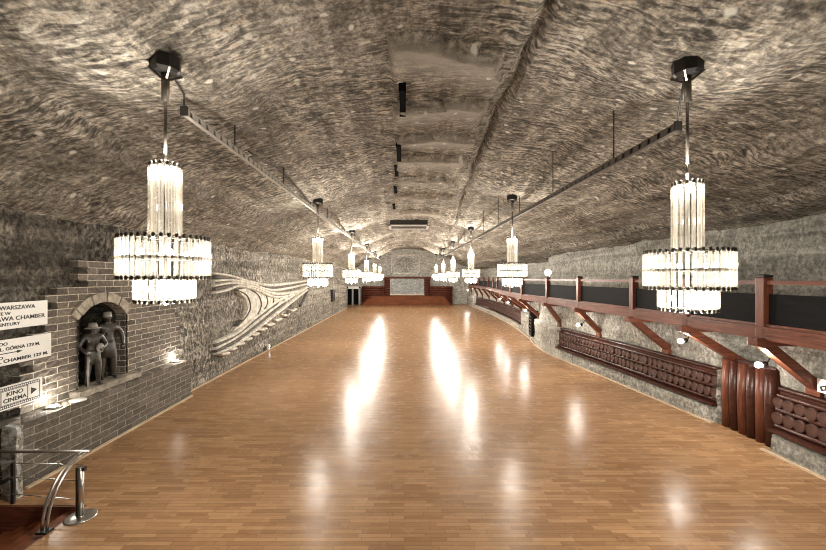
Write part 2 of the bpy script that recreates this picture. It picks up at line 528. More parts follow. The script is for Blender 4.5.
# long dig steps on both flanks (layers running along the hall)
for x0, amp, fr, sd in ((-5.6, 0.16, 0.10, 41), (-3.0, 0.07, 0.13, 42), (6.9, 0.18, 0.09, 43), (4.1, 0.08, 0.12, 44), (8.3, 0.14, 0.08, 45), (-6.7, 0.12, 0.1, 46)):
    w = X - x0 - 2.2 * fbm(Dd * fr, Dd * 0 + sd, 3, sd)
    Z = Z + amp * (1 / (1 + np.exp(np.clip(w / 0.05, -50, 50))) - 0.5) * (1 if x0 > 0 else -1)
# smooth flaked slabs along the crown, right of the slot line
slab = np.zeros_like(X)
for k, d0 in enumerate((5.7, 7.9, 9.4, 11.2, 13.6, 16.5, 20.0)):
    ww = 1.75 + 0.03 * k
    edge = d0 + 0.9 * fbm(X * 0.8, X * 0 + k, 3, 60 + k)
    ins = ((X > -0.2) & (X < ww + 0.8 * fbm(Dd * 0.8, Dd * 0 + k, 3, 70 + k))).astype(float)
    stp = np.where(Dd > edge, np.exp(-(Dd - edge) / 1.1), 0.0)
    Z = Z - 0.22 * ins * stp
    slab = np.maximum(slab, ins * np.where(Dd > edge, np.exp(-((Dd - edge) / 1.0) ** 2), 0.0))
# crack running down the right of the crown
crk = 1.85 + 0.35 * fbm(Dd * 0.4, Dd * 0, 4, 81) + 0.062 * (Dd - 4.6)
cw = np.abs(X - crk)
Z = Z + 0.28 * np.exp(-(cw / 0.07) ** 2) - 0.10 * (1 / (1 + np.exp(np.clip((X - crk) / 0.04, -50, 50))))
CS = 0.76; TOPZ = 3.60
LP = [(-2.99, 4.80), (-2.99, 13.3), (-2.99, 21.9), (-2.99, 30.6), (-2.99, 38.9), (-2.99, 47.4)]
RP = [(3.81, 5.15), (3.80, 13.45), (3.83, 21.9), (3.83, 29.9), (3.83, 37.3), (3.83, 45.6)]
for P_, dz_ in ((LP, -0.03), (RP, 0.12)):
    for px_, py_ in P_:
        ii = int(round((px_ + 9.6) / 0.085)); jj = int(round((py_ - D_NEAR) / 0.12))
        dlt = H + TOPZ * CS + dz_ + 0.02 - Z[ii, jj]
        Z = Z + dlt * np.exp(-((X - px_) ** 2 + (Dd - py_) ** 2) / 1.6 ** 2)
ceil_o = struct(grid_mesh('ceiling', np.stack([X, Dd, Z], -1), M['ceiling']))

sa_ = ceil_o.data.attributes.new('slab', 'FLOAT', 'POINT')
sa_.data.foreach_set('value', slab.reshape(-1))

def ceil_z(x, d):
    i = int(np.clip(round((x + 9.6) / 0.085), 0, len(xs) - 1)); j = int(np.clip(round((d - D_NEAR) / 0.12), 0, len(ds) - 1))
    return float(Z[i, j])

# floor with the stair well left open
WX0, WX1, WY0, WY1 = -7.0, -5.3, 3.6, 6.42
fb = MB()
for x0, x1, y0, y1 in ((-9.2, 10.2, WY1, D_END + 0.5), (WX1, 10.2, D_NEAR, WY1), (-9.2, WX0, D_NEAR, WY1), (WX0, WX1, D_NEAR, WY0)):
    fb.box(x0, x1, y0, y1, -0.06, 0.0)
struct(fb.build('floor', M['floor']))

# left wall
NC, NHW = 9.3, 0.76         # niche centre, half width
ds2 = np.arange(D_NEAR, D_END + 0.3, 0.11); zs2 = np.arange(-0.05, 5.75, 0.085)
DD, ZZ = np.meshgrid(ds2, zs2, indexing='ij')
XL = -7.28 + 0.0 * DD
XL = np.where(DD < 12.4, -7.50, XL)
XL = XL + 0.22 * fbm(DD * 0.5, ZZ * 0.6, 4, 101) + 0.07 * fbm(DD * 2.2, ZZ * 2.5, 4, 111)
XL = np.where((DD < 12.3) & (DD > 7.2) & (ZZ < 3.6), np.minimum(XL, -7.42), XL)
XL = XL + 0.12 * np.where(DD < 12.4, np.clip((ZZ - 3.9) * 0.8, 0, 1.3), 0)
XL = XL - 1.25 / (1 + np.exp(-np.clip((DD - 49.2) / 0.08, -40, 40)))
XL = np.where((np.abs(DD - NC) < 1.1) & (ZZ < 3.45), -8.75, XL)
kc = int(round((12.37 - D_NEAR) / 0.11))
PL = np.stack([XL, DD, ZZ], -1)
struct(grid_mesh('wall_left', PL[kc:], M['wall']))
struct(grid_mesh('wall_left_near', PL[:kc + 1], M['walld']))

# right wall under the balcony
dsr = np.arange(2.0, D_END + 0.3, 0.10); zsr = np.arange(-0.05, 2.70, 0.06)
DR, ZR = np.meshgrid(dsr, zsr, indexing='ij')
XR = Rw(DR)
benchz = (((DR > 3) & (DR < 8.45)) | ((DR > 10.05) & (DR < 18.5)) | ((DR > 27.5) & (DR < 50)))
XR = XR + np.where(benchz & (ZR > 0.42) & (ZR < 1.42), 0.36, 0.0) + np.where(ZR >= 1.42, 0.22, 0)
XR = XR + 0.26 * (fbm(DR * 0.7, ZR * 0.8, 4, 121)) * np.clip(ZR * 1.5, 0.2, 1) + 0.09 * fbm(DR * 2.8, ZR * 2.8, 4, 131)
XR = np.where((DR > 8.5) & (DR < 10.0) & (ZR < 1.8), np.maximum(XR, 8.6), XR)
XR = np.where(benchz & (ZR > 0.42) & (ZR < 1.42), np.maximum(XR, Rw(DR) + 0.30), XR)
struct(grid_mesh('wall_right', np.stack([XR, DR, ZR], -1), M['wallr']))
# right wall above the balcony
zsu = np.arange(2.6, 6.2, 0.08); dsu = np.arange(D_NEAR, D_END + 0.3, 0.11)
DU, ZU = np.meshgrid(dsu, zsu, indexing='ij')
XU = back_x(DU) + 0.25 * fbm(DU * 0.5, ZU * 0.7, 4, 141) + 0.08 * fbm(DU * 2.3, ZU * 2.3, 4, 151)
struct(grid_mesh('wall_right_upper', np.stack([XU, DU, ZU], -1), M['wallr']))
# end wall
xe = np.arange(-9.6, 11.6, 0.1); ze = np.arange(-0.05, 8.4, 0.1)
XE, ZE = np.meshgrid(xe, ze, indexing='ij')
YE = D_END + 0.15 * fbm(XE * 0.6, ZE * 0.6, 4, 161) + 0.06 * fbm(XE * 2, ZE * 2, 3, 171)
struct(grid_mesh('wall_end', np.stack([XE, YE, ZE], -1), M['end']))

# floor edge strips
def strip(name, path, w=0.07):
    mb = MB(); mb.sweep(path, -w / 2, w / 2, 0.0, 0.035)
    return struct(mb.build(name, M['trim']))
strip('trim_1', [(-6.80, 6.9), (-6.83, 12.35)])
strip('trim_2', [(-7.14, 12.5), (-7.14, 20), (-7.16, 30), (-7.18, 49.0)])
strip('trim_3', [(float(Rw(d)) - 0.10, d) for d in np.arange(10.0, 54.5, 0.5)])
strip('trim_4', [(7.93, 3.0), (7.93, 8.5)])

# ------------------------------------------------------------------ brick wall with niche (left)
XB = -7.30
def on_left(x, y, xw=XB):
    d = F * xw / (x - 404.0)
    return d, H + (278.0 - y) * d / F
ol = [on_left(*p) for p in ((14, 416), (22, 380), (40, 335), (48, 300), (56, 290), (80, 286), (82, 263), (113, 264), (150, 278), (172, 298), (180, 318), (187, 345), (189, 368))]
def inside(p, poly):
    r = False; n = len(poly)
    for i in range(n):
        a, b = poly[i], poly[(i + 1) % n]
        if (a[1] > p[1]) != (b[1] > p[1]) and p[0] < (b[0] - a[0]) * (p[1] - a[1]) / (b[1] - a[1]) + a[0]:
            r = not r
    return r
ARC_R = 0.95; ARC_Z = 3.24 - ARC_R; SPR = ARC_Z + math.sqrt(ARC_R ** 2 - NHW ** 2)
def in_arch(d, z):
    if abs(d - NC) > NHW or z < 1.2:
        return False
    return z < SPR or (d - NC) ** 2 + (z - ARC_Z) ** 2 < ARC_R ** 2
cw_, ch_ = 0.13, 0.075
mb = MB()
cell = set()
for i in range(int(6.0 / cw_), int(13.0 / cw_)):
    for j in range(int(1.1 / ch_), int(4.4 / ch_)):
        # brick wise stepping of the outer edge, fine stepping of the opening
        ib = (i + (2 if (j // 2) % 2 else 0)) // 4 * 4 + 2 - (2 if (j // 2) % 2 else 0)
        cb = (ib * cw_, (j // 2 * 2 + 1) * ch_)
        c = ((i + 0.5) * cw_, (j + 0.5) * ch_)
        if inside(cb, ol) and not in_arch(*c):
            cell.add((i, j))
vc = {}
def V(i, j, b):
    k = (i, j, b)
    if k not in vc:
        vc[k] = mb.bm.verts.new((XB - (0.24 if b else 0) + (0 if b else 0.02 * math.sin(i * 1.7 + j * 2.3)), i * cw_, j * ch_))
    return vc[k]
for i, j in cell:
    mb.bm.faces.new((V(i, j, 0), V(i + 1, j, 0), V(i + 1, j + 1, 0), V(i, j + 1, 0)))
    for di, dj, a, b in ((-1, 0, (i, j + 1), (i, j)), (1, 0, (i + 1, j), (i + 1, j + 1)), (0, -1, (i, j), (i + 1, j)), (0, 1, (i + 1, j + 1), (i, j + 1))):
        if (i + di, j + dj) not in cell:
            mb.bm.faces.new((V(*a, 0), V(*a, 1), V(*b, 1), V(*b, 0)))
brick = struct(mb.build('wall_left_brick', M['brick']))
# arch of wedge bricks
mb = MB()
a0 = math.atan2(SPR - ARC_Z, NHW)
nv = 13
for k in range(nv):
    t0 = a0 + (PI - 2 * a0) * (k + 0.04) / nv; t1 = a0 + (PI - 2 * a0) * (k + 0.93) / nv
    r0, r1 = ARC_R - 0.02, ARC_R + 0.21
    mb.prism([(NC + r * math.cos(t), ARC_Z + r * math.sin(t)) for r, t in ((r0, t0), (r1, t0), (r1, t1), (r0, t1))], 'x', XB - 0.25, XB + 0.035 + 0.01 * (k % 3))
struct(mb.build('arch', M['voussoir'], brick))
# niche shell
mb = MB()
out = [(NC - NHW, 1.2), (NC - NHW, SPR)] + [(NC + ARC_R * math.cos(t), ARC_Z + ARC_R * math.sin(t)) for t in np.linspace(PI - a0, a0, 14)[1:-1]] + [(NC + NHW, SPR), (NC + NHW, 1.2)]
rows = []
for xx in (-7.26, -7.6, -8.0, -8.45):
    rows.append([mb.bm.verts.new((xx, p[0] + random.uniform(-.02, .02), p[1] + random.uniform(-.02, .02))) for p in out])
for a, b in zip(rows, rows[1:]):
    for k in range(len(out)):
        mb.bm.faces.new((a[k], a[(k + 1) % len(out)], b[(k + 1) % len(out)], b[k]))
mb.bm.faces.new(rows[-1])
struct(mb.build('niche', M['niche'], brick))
# ledge wall
def rough_box(name, x0, x1, y0, y1, z0, z1, mat, step=0.16, amp=0.02, parent=None):
    mb = MB(); mb.box(x0, x1, y0, y1, z0, z1)
    for ax, a, b in ((0, x0, x1), (1, y0, y1), (2, z0, z1)):
        n = int((b - a) / step)
        for k in range(1, n):
            co = [0, 0, 0]; co[ax] = a + (b - a) * k / n
            no = [0, 0, 0]; no[ax] = 1
            bmesh.ops.bisect_plane(mb.bm, geom=mb.bm.verts[:] + mb.bm.edges[:] + mb.bm.faces[:], plane_co=co, plane_no=no)
    for v in mb.bm.verts:
        if v.co.z > z0 + 0.01:
            v.co += Vector((random.uniform(-amp, amp), random.uniform(-amp, amp), random.uniform(-amp, amp) * 0.6))
    return mb.build(name, mat, parent)
struct(rough_box('wall_left_ledge', -7.62, -6.90, 6.68, 12.40, 0.0, 1.17, M['brickd']))
sill = struct(rough_box('trim_5', -7.5, -7.06, NC - 0.95, NC + 1.0, 1.15, 1.30, M['voussoir'], 0.2, 0.015))
struct(rough_box('wall_left_pillar', -6.90, -6.64, 6.56, 6.68, 0.0, 1.24, M['pale'], 0.12, 0.015))

# ------------------------------------------------------------------ statues of two miners
def figure(name, loc, rz, hgt, label, pose, mat):
    root = thing(name, loc, label, 'statue', None, rz)
    s = hgt / 1.75
    me = bpy.data.meshes.new('body')
    J = {}
    vs = []; rad = []; es = []
    def v(n, p, r, q=None):
        J[n] = len(vs); vs.append(tuple(c * s for c in p)); rad.append(tuple(x * s for x in (r if isinstance(r, tuple) else (r, r))))
        if q is not None:
            es.append((J[q], J[n]))
    v('pelvis', (0, 0, 0.95), (0.165, 0.13))
    v('waist', (0, 0.0, 1.10), (0.155, 0.125), 'pelvis')
    v('chest', (0, -0.01, 1.30), (0.19, 0.14), 'waist')
    v('collar', (0, 0, 1.43), (0.12, 0.10), 'chest')
    v('neck', (0, -0.01, 1.50), 0.06, 'collar')
    v('jaw', (0, -0.03, 1.57), (0.07, 0.075), 'neck')
    v('skull', (0, -0.02, 1.66), (0.085, 0.095), 'jaw')
    v('crown', (0, -0.01, 1.73), (0.06, 0.07), 'skull')
    for sd, nm in ((1, 'l'), (-1, 'r')):
        v('hip' + nm, (sd * 0.10, 0, 0.90), 0.11, 'pelvis')
        k = pose['knee' + nm]; a = pose['foot' + nm]
        v('knee' + nm, k, 0.085, 'hip' + nm)
        v('calf' + nm, tuple((p + q) / 2 for p, q in zip(k, a)), 0.075, 'knee' + nm)
        v('ankle' + nm, (a[0], a[1], 0.10), 0.06, 'calf' + nm)
        v('heel' + nm, (a[0], a[1] - 0.02, 0.045), 0.05, 'ankle' + nm)
        v('toe' + nm, (a[0] * 1.15, a[1] - 0.19, 0.04), 0.042, 'heel' + nm)
        v('shoulder' + nm, (sd * 0.19, 0, 1.40), 0.085, 'collar')
        e = pose['elbow' + nm]; w = pose['wrist' + nm]
        v('elbow' + nm, e, 0.062, 'shoulder' + nm)
        v('wrist' + nm, w, 0.045, 'elbow' + nm)
        dv = (Vector(w) - Vector(e)).normalized()
        hnd = Vector(w) + dv * 0.08
        v('hand' + nm, tuple(hnd), (0.045, 0.03), 'wrist' + nm)
    me.from_pydata(vs, es, [])
    body = bpy.data.objects.new('body', me); link_child(body, root)
    me.materials.append(mat)
    sk = body.modifiers.new('skin', 'SKIN')
    sv = me.skin_vertices[0].data
    for i, r in enumerate(rad):
        sv[i].radius = r
    sv[0].use_root = True
    sb = body.modifiers.new('sub', 'SUBSURF'); sb.levels = 2; sb.render_levels = 2
    sk.use_smooth_shade = True
    MB().sphere((0, -0.115 * s, 1.615 * s), 0.022 * s, 1, (0.8, 1, 1.5)).build('nose', mat, root)
    MB().sphere((0, -0.10 * s, 1.565 * s), 0.022 * s, 1, (1.5, 0.6, 0.5)).build('mouth', mat, root)
    for sd in (1, -1):
        MB().sphere((sd * 0.035 * s, -0.105 * s, 1.65 * s), 0.014 * s, 1).build('eye', mat, root)
        MB().sphere((sd * 0.088 * s, -0.02 * s, 1.63 * s), 0.024 * s, 1, (0.5, 0.8, 1.4)).build('ear', mat, root)
    for nm in ('l', 'r'):
        e = Vector(pose['elbow' + nm]); w = Vector(pose['wrist' + nm]); dv = (w - e).normalized()
        side = dv.cross(Vector((0, -1, 0.3))).normalized()
        for k in range(4):
            b0 = w + dv * 0.10 + side * (0.02 * (k - 1.5)); ln = (0.055, 0.066, 0.062, 0.05)[k]
            m1 = b0 + dv * ln * 0.6; t1 = m1 + (dv * 0.5 + Vector((0, 0.4, -0.6))).normalized() * ln * 0.6
            MB().tube([b0 * s, m1 * s, t1 * s], 0.010 * s, 6).build('finger', mat, root)
        b0 = w + dv * 0.05 + side * -0.035
        MB().tube([b0 * s, (b0 + side * -0.025 + dv * 0.03) * s, (b0 + side * -0.02 + dv * 0.06) * s], 0.011 * s, 6).build('thumb', mat, root)
    return root, s
poseA = dict(kneel=(0.12, -0.05, 0.50), footl=(0.14, 0.0, 0.1), kneer=(-0.12, -0.03, 0.50), footr=(-0.15, 0.02, 0.1),
             elbowl=(0.33, -0.02, 1.16), wristl=(0.17, -0.20, 1.09), elbowr=(-0.34, -0.02, 1.15), wristr=(-0.27, -0.26, 1.00))
poseB = dict(kneel=(0.12, -0.05, 0.50), footl=(0.14, 0.0, 0.1), kneer=(-0.12, -0.03, 0.50), footr=(-0.13, 0.02, 0.1),
             elbowl=(0.34, 0.0, 1.20), wristl=(0.33, -0.10, 0.95), elbowr=(-0.33, -0.06, 1.18), wristr=(-0.20, -0.22, 1.22))
stA, sA = figure('statue', (-7.30, 8.98, 1.29), math.radians(62), 1.42, 'dark carved miner in a brimmed hat leaning on a stick in the brick niche', poseA, M['statue'])
mb = MB(); mb.lathe([(0.02, 1.80), (0.10, 1.79), (0.115, 1.72), (0.12, 1.68), (0.20, 1.655), (0.20, 1.64), (0.10, 1.655), (0.02, 1.66)], 20)
for v_ in mb.bm.verts:
    v_.co *= sA
mb.build('hat', M['statuel'], stA)
mb = MB(); mb.tube([(-0.24 * sA, -0.32 * sA, 0.0), (-0.24 * sA, -0.32 * sA, 1.02 * sA)], 0.022, 8); mb.tube([(-0.24 * sA, -0.24 * sA, 1.0 * sA), (-0.24 * sA, -0.40 * sA, 1.0 * sA)], 0.03, 8)
o = mb.build('walking_stick', M['statuel'], stA)
mb = MB(); mb.sphere((0.10 * sA, -0.20 * sA, 1.08 * sA), 0.09, 2, (0.9, 0.6, 1.3)); mb.build('pouch', M['statuel'], stA)
mb = MB(); mb.lathe([(0.19, 0.62), (0.185, 0.8), (0.175, 0.95), (0.165, 1.02)], 20)
for v_ in mb.bm.verts:
    v_.co *= sA; v_.co.y *= 0.85
mb.build('tunic', M['statue'], stA)
stB, sB = figure('statue', (-7.42, 9.58, 1.29), math.radians(58), 1.62, 'taller dark carved miner standing behind the stick holder at the niche edge', poseB, M['statue'])
mb = MB(); mb.lathe([(0.02, 1.80), (0.09, 1.79), (0.10, 1.70), (0.105, 1.66), (0.10, 1.65), (0.02, 1.66)], 16)
for v_ in mb.bm.verts:
    v_.co *= sB
mb.build('cap', M['statuel'], stB)
mb = MB(); mb.lathe([(0.20, 0.58), (0.19, 0.8), (0.175, 0.95), (0.165, 1.02)], 20)
for v_ in mb.bm.verts:
    v_.co *= sB; v_.co.y *= 0.85
mb.build('tunic', M['statue'], stB)

# ------------------------------------------------------------------ signs
def text_mesh(body, size, mat, parent, loc, width=None, align='RIGHT', mtx=None):
    cu = bpy.data.curves.new('lettering', 'FONT')
    cu.body = body; cu.size = size; cu.align_x = align; cu.align_y = 'CENTER'; cu.extrude = 0.002; cu.offset = 0.002
    to = bpy.data.objects.new('lettering_curve', cu); COL.objects.link(to)
    bpy.context.view_layer.update()
    me = bpy.data.meshes.new_from_object(to.evaluated_get(bpy.context.evaluated_depsgraph_get()))
    w0 = to.dimensions.x
    COL.objects.unlink(to); bpy.data.objects.remove(to)
    o = bpy.data.objects.new('lettering', me); COL.objects.link(o)
    me.materials.clear(); me.materials.append(mat)
    sx = (width / w0) if width else 1.0
    # text x -> +Y, text y -> +Z, normal -> +X
    R = mtx or Matrix(((0, 0, 1, 0), (1, 0, 0, 0), (0, 1, 0, 0), (0, 0, 0, 1)))
    me.transform(R @ Matrix.Diagonal((sx, 1, 1, 1)))
    o.location = loc; o.parent = parent
    return o
XS = -7.10
def sign(y_end, z0, z1, length, label):
    t = thing('sign', (XS, y_end, z0), label, 'sign')
    h = z1 - z0
    MB().box(-0.025, 0.0, -length, 0.0, 0, h, 0.004).build('board', M['white'], t)
    for yy in (-0.25, -length + 0.2):
        MB().tube([(-0.02, yy, h * 0.5), (-0.42, yy, h * 0.5)], 0.012, 8).build('bracket', M['dark'], t)
    return t, h
s1, h1 = sign(7.63, 2.88, 3.36, 1.75, 'topmost white wall sign with the chamber name in black capitals')
text_mesh('KOMORA WARSZAWA', 0.105, M['ink'], s1, (0.002, -0.26, h1 - 0.10), 1.17)
text_mesh('WYKUTE W', 0.075, M['ink'], s1, (0.002, -0.72, h1 - 0.20), 0.52)
text_mesh('WARSZAWA CHAMBER', 0.105, M['ink'], s1, (0.002, -0.06, h1 - 0.295), 1.34)
text_mesh('XX CENTURY', 0.075, M['ink'], s1, (0.002, -0.55, h1 - 0.395), 0.62)
s2, h2 = sign(7.71, 2.24, 2.70, 1.75, 'middle white wall sign with a long arrow and distances in metres')
text_mesh('DO', 0.075, M['ink'], s2, (0.002, -0.85, h2 - 0.08), 0.14)
text_mesh('KOL. GÓRNA 129 M.', 0.082, M['ink'], s2, (0.002, -0.24, h2 - 0.17), 0.88)
text_mesh('TO', 0.075, M['ink'], s2, (0.002, -0.93, h2 - 0.32), 0.13)
text_mesh('HILL CHAMBER 129 M.', 0.082, M['ink'], s2, (0.002, -0.07, h2 - 0.385), 1.1)
mb = MB(); mb.box(0.0, 0.004, -1.45, -0.66, h2 - 0.255, h2 - 0.24)
mb.prism([(-0.68, h2 - 0.275), (-0.58, h2 - 0.2475), (-0.68, h2 - 0.22)], 'x', 0, 0.004)
mb.build('arrow', M['ink'], s2)
s3, h3 = sign(7.52, 1.44, 1.87, 1.15, 'lowest white wall sign with a film strip border and play triangle')
mb = MB()
for zc in (0.055, h3 - 0.055):
    mb.mi = 0; mb.box(0, 0.003, -1.05, -0.06, zc - 0.026, zc + 0.026)
    mb.mi = 1
    for k in range(27):
        y0 = -1.04 + k * 0.0365
        mb.box(0.002, 0.005, y0, y0 + 0.022, zc - 0.014, zc + 0.014)
mb.mi = 0
for y0, y1 in ((-0.062, -0.05), (-0.30, -0.288), (-0.78, -0.768), (-1.05, -1.038)):
    mb.box(0, 0.003, y0, y1, 0.05, h3 - 0.05)
mb.box(0, 0.003, -0.76, -0.30, 0.088, 0.096); mb.box(0, 0.003, -0.76, -0.30, h3 - 0.096, h3 - 0.088)
mb.build('film_strip', [M['ink'], M['white']], s3)
mb = MB(); mb.prism([(-0.23, h3 / 2 - 0.065), (-0.11, h3 / 2), (-0.23, h3 / 2 + 0.065)], 'x', 0, 0.004); mb.build('play_symbol', M['ink'], s3)
text_mesh('KINO', 0.10, M['ink'], s3, (0.002, -0.53, h3 / 2 + 0.055), 0.30, 'CENTER')
text_mesh('CINEMA', 0.10, M['ink'], s3, (0.002, -0.53, h3 / 2 - 0.055), 0.42, 'CENTER')

# small white sign on the right wall
t = thing('sign', (8.13, 7.50, 1.57), 'small white plate with a dark pictogram on the rock under the balcony', 'sign')
MB().box(-0.02, 0.0, -0.55, 0.02, 0, 0.27, 0.004).build('board', M['white'], t)
mb = MB()
mb.bar((-0.022, -0.04, 0.07), (-0.022, -0.17, 0.13), 0.004, 0.09)
mb.build('pictogram', M['ink'], t)
mb = MB(); mb.bar((-0.026, -0.085, 0.09), (-0.026, -0.125, 0.11), 0.004, 0.04); mb.build('pictogram_window', M['white'], t)
mb = MB(); mb.bar((-0.022, -0.18, 0.14), (-0.022, -0.26, 0.20), 0.004, 0.05); mb.build('pictogram_beam', M['grey'], t)
MB().box(0.0, 0.35, -0.3, -0.26, 0.1, 0.14).build('bracket', M['dark'], t)

# ------------------------------------------------------------------ stair well, railing, post
t = thing('staircase', (WX1, WY0, -0.62), 'reddish brown wooden stair sunk in the floor at the left corner', 'stairs')
mb = MB(); mb.box(WX0 - WX1, 0.0, WY1 - WY0 - 0.04, WY1 - WY0, 0.0, 0.61); mb.build('back_panel', M['redx'], t)
mb = MB(); mb.box(-0.04, 0.0, 0, WY1 - WY0 - 0.04, 0.0, 0.61); mb.build('side_panel', M['red'], t)
mb = MB(); mb.box(WX0 - WX1, WX0 - WX1 + 0.04, 0, WY1 - WY0 - 0.04, 0.0, 0.61); mb.build('side_panel', M['red'], t)
for k in range(6):
    z1 = 0.62 - 0.085 * (k + 1); x1 = -0.04 - 0.26 * k
    MB().box(x1 - 0.28, x1, 0.0, WY1 - WY0 - 0.04, z1 - 0.05, z1, 0.008).build('tread', M['stagef'], t)
    MB().box(x1 - 0.03, x1, 0.0, WY1 - WY0 - 0.04, max(0, z1 - 0.135), z1 - 0.05).build('riser', M['red'], t)
mb = MB(); mb.box(WX0 - WX1, 0.0, 0, WY1 - WY0, -0.02, 0.0); mb.build('bottom_board', M['red'], t)

t = thing('railing', (-5.3, 6.45, 0), 'stainless steel railing with thin cables at the stair opening', 'railing')
MB().tube([(0.02, 0, 0.88), (-2.4, 0, 0.88)], 0.027, 12).build('handrail', M['steel'], t)
for off in (0.0, -0.075):
    pts = []
    for k in range(13):
        a = k / 12 * PI / 2
        pts.append((-0.02 + off - 0.02, -0.72 + 0.70 * (1 - math.cos(a)), 0.02 + 0.84 * math.sin(a)))
    MB().tube(pts, 0.021, 10).build('curved_tube', M['steel'], t)
MB().box(-0.16, 0.01, -0.79, -0.66, 0.0, 0.03, 0.004).build('foot_plate', M['dark'], t)
for zz, x0 in ((0.71, -0.12), (0.50, -0.28), (0.26, -0.34)):
    MB().tube([(-0.0, -0.05 - (0.86 - zz) * 0.45, zz), (-2.4, 0.0, zz)], 0.007, 6).build('cable', M['steel'], t)
mb = MB(); mb.box(-1.31, -1.26, -0.02, 0.02, 0.0, 0.70, 0.004); mb.build('post', M['dark'], t)
MB().box(-2.44, -2.38, -0.03, 0.03, 0.0, 0.90, 0.004).build('post', M['dark'], t)
MB().tube([(-1.28, -0.01, 0.46), (-1.45, -0.03, 0.36), (-2.0, -0.03, 0.30)], 0.03, 8).build('cable_clamp', M['dark'], t)

t = thing('stanchion', (-5.13, 6.08, 0), 'short steel post on a round floor plate beside the curved railing', 'post')
MB().lathe([(0.21, 0.0), (0.215, 0.012), (0.20, 0.024), (0.05, 0.034)], 32).build('base_plate', M['steel'], t)
MB().tube([(0, 0, 0.02), (0, 0, 0.80)], 0.042, 16).build('tube', M['steel'], t)
mb = MB(); mb.box(-0.06, -0.032, -0.03, 0.03, 0.02, 0.80); mb.box(0.02, 0.075, -0.03, 0.03, 0.74, 0.80, 0.01); mb.build('belt_slot', M['dark'], t)

# ------------------------------------------------------------------ carved relief on the left wall
XRL = -7.20
rel = thing('relief', (XRL, 22.0, 0), 'pale carved wave and swirl relief across the left rock wall', 'wall carving')
def ridge(pts, w0, w1, dep, mat, nm='carved_ridge'):
    P = []
    for x, y in pts:
        d, z = on_left(x, y, XRL)
        P.append((d, z))
    # resample with Catmull-Rom
    Q = []
    n = len(P)
    for i in range(n - 1):
        p0, p1, p2, p3 = P[max(i - 1, 0)], P[i], P[i + 1], P[min(i + 2, n - 1)]
        for k in range(8):
            tt = k / 8
            Q.append(tuple(0.5 * (2 * b + (c - a) * tt + (2 * a - 5 * b + 4 * c - dd) * tt ** 2 + (3 * b - a - 3 * c + dd) * tt ** 3) for a, b, c, dd in zip(p0, p1, p2, p3)))
    Q.append(P[-1])
    mb = MB()
    rows = []
    m = len(Q)
    for i, q in enumerate(Q):
        a = Q[max(i - 1, 0)]; b = Q[min(i + 1, m - 1)]
        tx, tz = b[0] - a[0], b[1] - a[1]; ln = math.hypot(tx, tz) or 1
        nx, nz = -tz / ln, tx / ln
        f = i / (m - 1)
        w = (w0 + (w1 - w0) * f) * (0.35 + 0.65 * math.sin(PI * min(1, max(0, 0.08 + 0.84 * f)) ) ** 0.5)
        rows.append([mb.bm.verts.new((e, q[0] - 22.0 + nx * w * s_, q[1] + nz * w * s_)) for s_, e in ((-0.5, -0.22), (-0.46, dep * 0.35), (-0.25, dep * 0.9), (0, dep), (0.25, dep * 0.85), (0.46, dep * 0.2), (0.5, -0.22))])
    for a, b in zip(rows, rows[1:]):
        for k in range(6):
            f_ = mb.bm.faces.new((a[k], b[k], b[k + 1], a[k + 1])); f_.smooth = True
    mb.bm.faces.new(rows[0]); mb.bm.faces.new(rows[-1])
    return mb.build(nm, mat, rel)
for pts in ([(211, 273), (230, 276), (250, 282), (275, 285), (310, 280)],
            [(211, 281), (230, 280), (250, 284), (275, 290), (310, 283)],
            [(212, 286), (232, 283), (252, 287), (275, 294), (298, 291), (309, 286)],
            [(212, 293), (225, 290), (238, 286), (255, 290), (275, 297), (296, 294)]):
    ridge(pts, 0.13, 0.22, 0.16, M['carve'])
for pts in ([(213, 349), (235, 337), (255, 322), (280, 303), (309, 286)],
            [(213, 343), (235, 333), (253, 318), (275, 302), (295, 292)],
            [(214, 354), (236, 344), (262, 324), (288, 304), (306, 290)]):
    ridge(pts, 0.13, 0.22, 0.15, M['carve'])
poly = [on_left(x_, y_, XRL) for x_, y_ in ((236, 290), (250, 287), (266, 290), (284, 295), (290, 299), (276, 306), (262, 315), (248, 323), (232, 331), (241, 321), (247, 310), (245, 299))]
MB().prism([(p[0] - 22.0, p[1]) for p in poly], 'x', -0.25, 0.05).build('swirl_field', M['carve'], rel)
for pts, w in (([(236, 290), (246, 296), (249, 308), (244, 318), (236, 326)], 0.16),
               ([(248, 289), (257, 295), (260, 305), (256, 315), (249, 323)], 0.18),
               ([(258, 290), (265, 296), (266, 304), (262, 311), (256, 319)], 0.20),
               ([(266, 291), (272, 297), (272, 303), (268, 309), (263, 315)], 0.20),
               ([(273, 293), (278, 298), (277, 303), (273, 307), (269, 311)], 0.20),
               ([(279, 295), (283, 299), (281, 302), (278, 306)], 0.20)):
    ridge(pts, w * 0.45, w * 0.7, 0.10, M['carved'], 'swirl_shade_strip')  # raised dark strips, shade of the swirl grooves put into their colour
for pts in ([(213, 277), (230, 278), (250, 283), (275, 287.5), (308, 281.5)], [(213, 289.5), (226, 286.5), (240, 284.5), (255, 288.5), (275, 295.5), (298, 292.5)], [(214, 351.5), (236, 340.5), (258, 323), (284, 303.5)], [(214, 346), (235, 335), (254, 320), (280, 300)], [(309, 286), (306, 295), (300, 306)], [(291, 305), (288, 312), (285, 317)]):
    ridge(pts, 0.16, 0.22, 0.10, M['carved'], 'groove_shade_strip')  # dark strips painted as the shade between the pale ridges
# fern like strokes under the diagonal
for k in range(10):
    f = k / 9
    x0 = 216 + 72 * f; y0 = 352 - 43 * f
    ridge([(x0, y0), (x0 + 6 - 2 * f, y0 + 2), (x0 + 12 - 4 * f, y0 + 1 - f)], 0.12, 0.2, 0.10, M['carve'], 'fern_stroke')

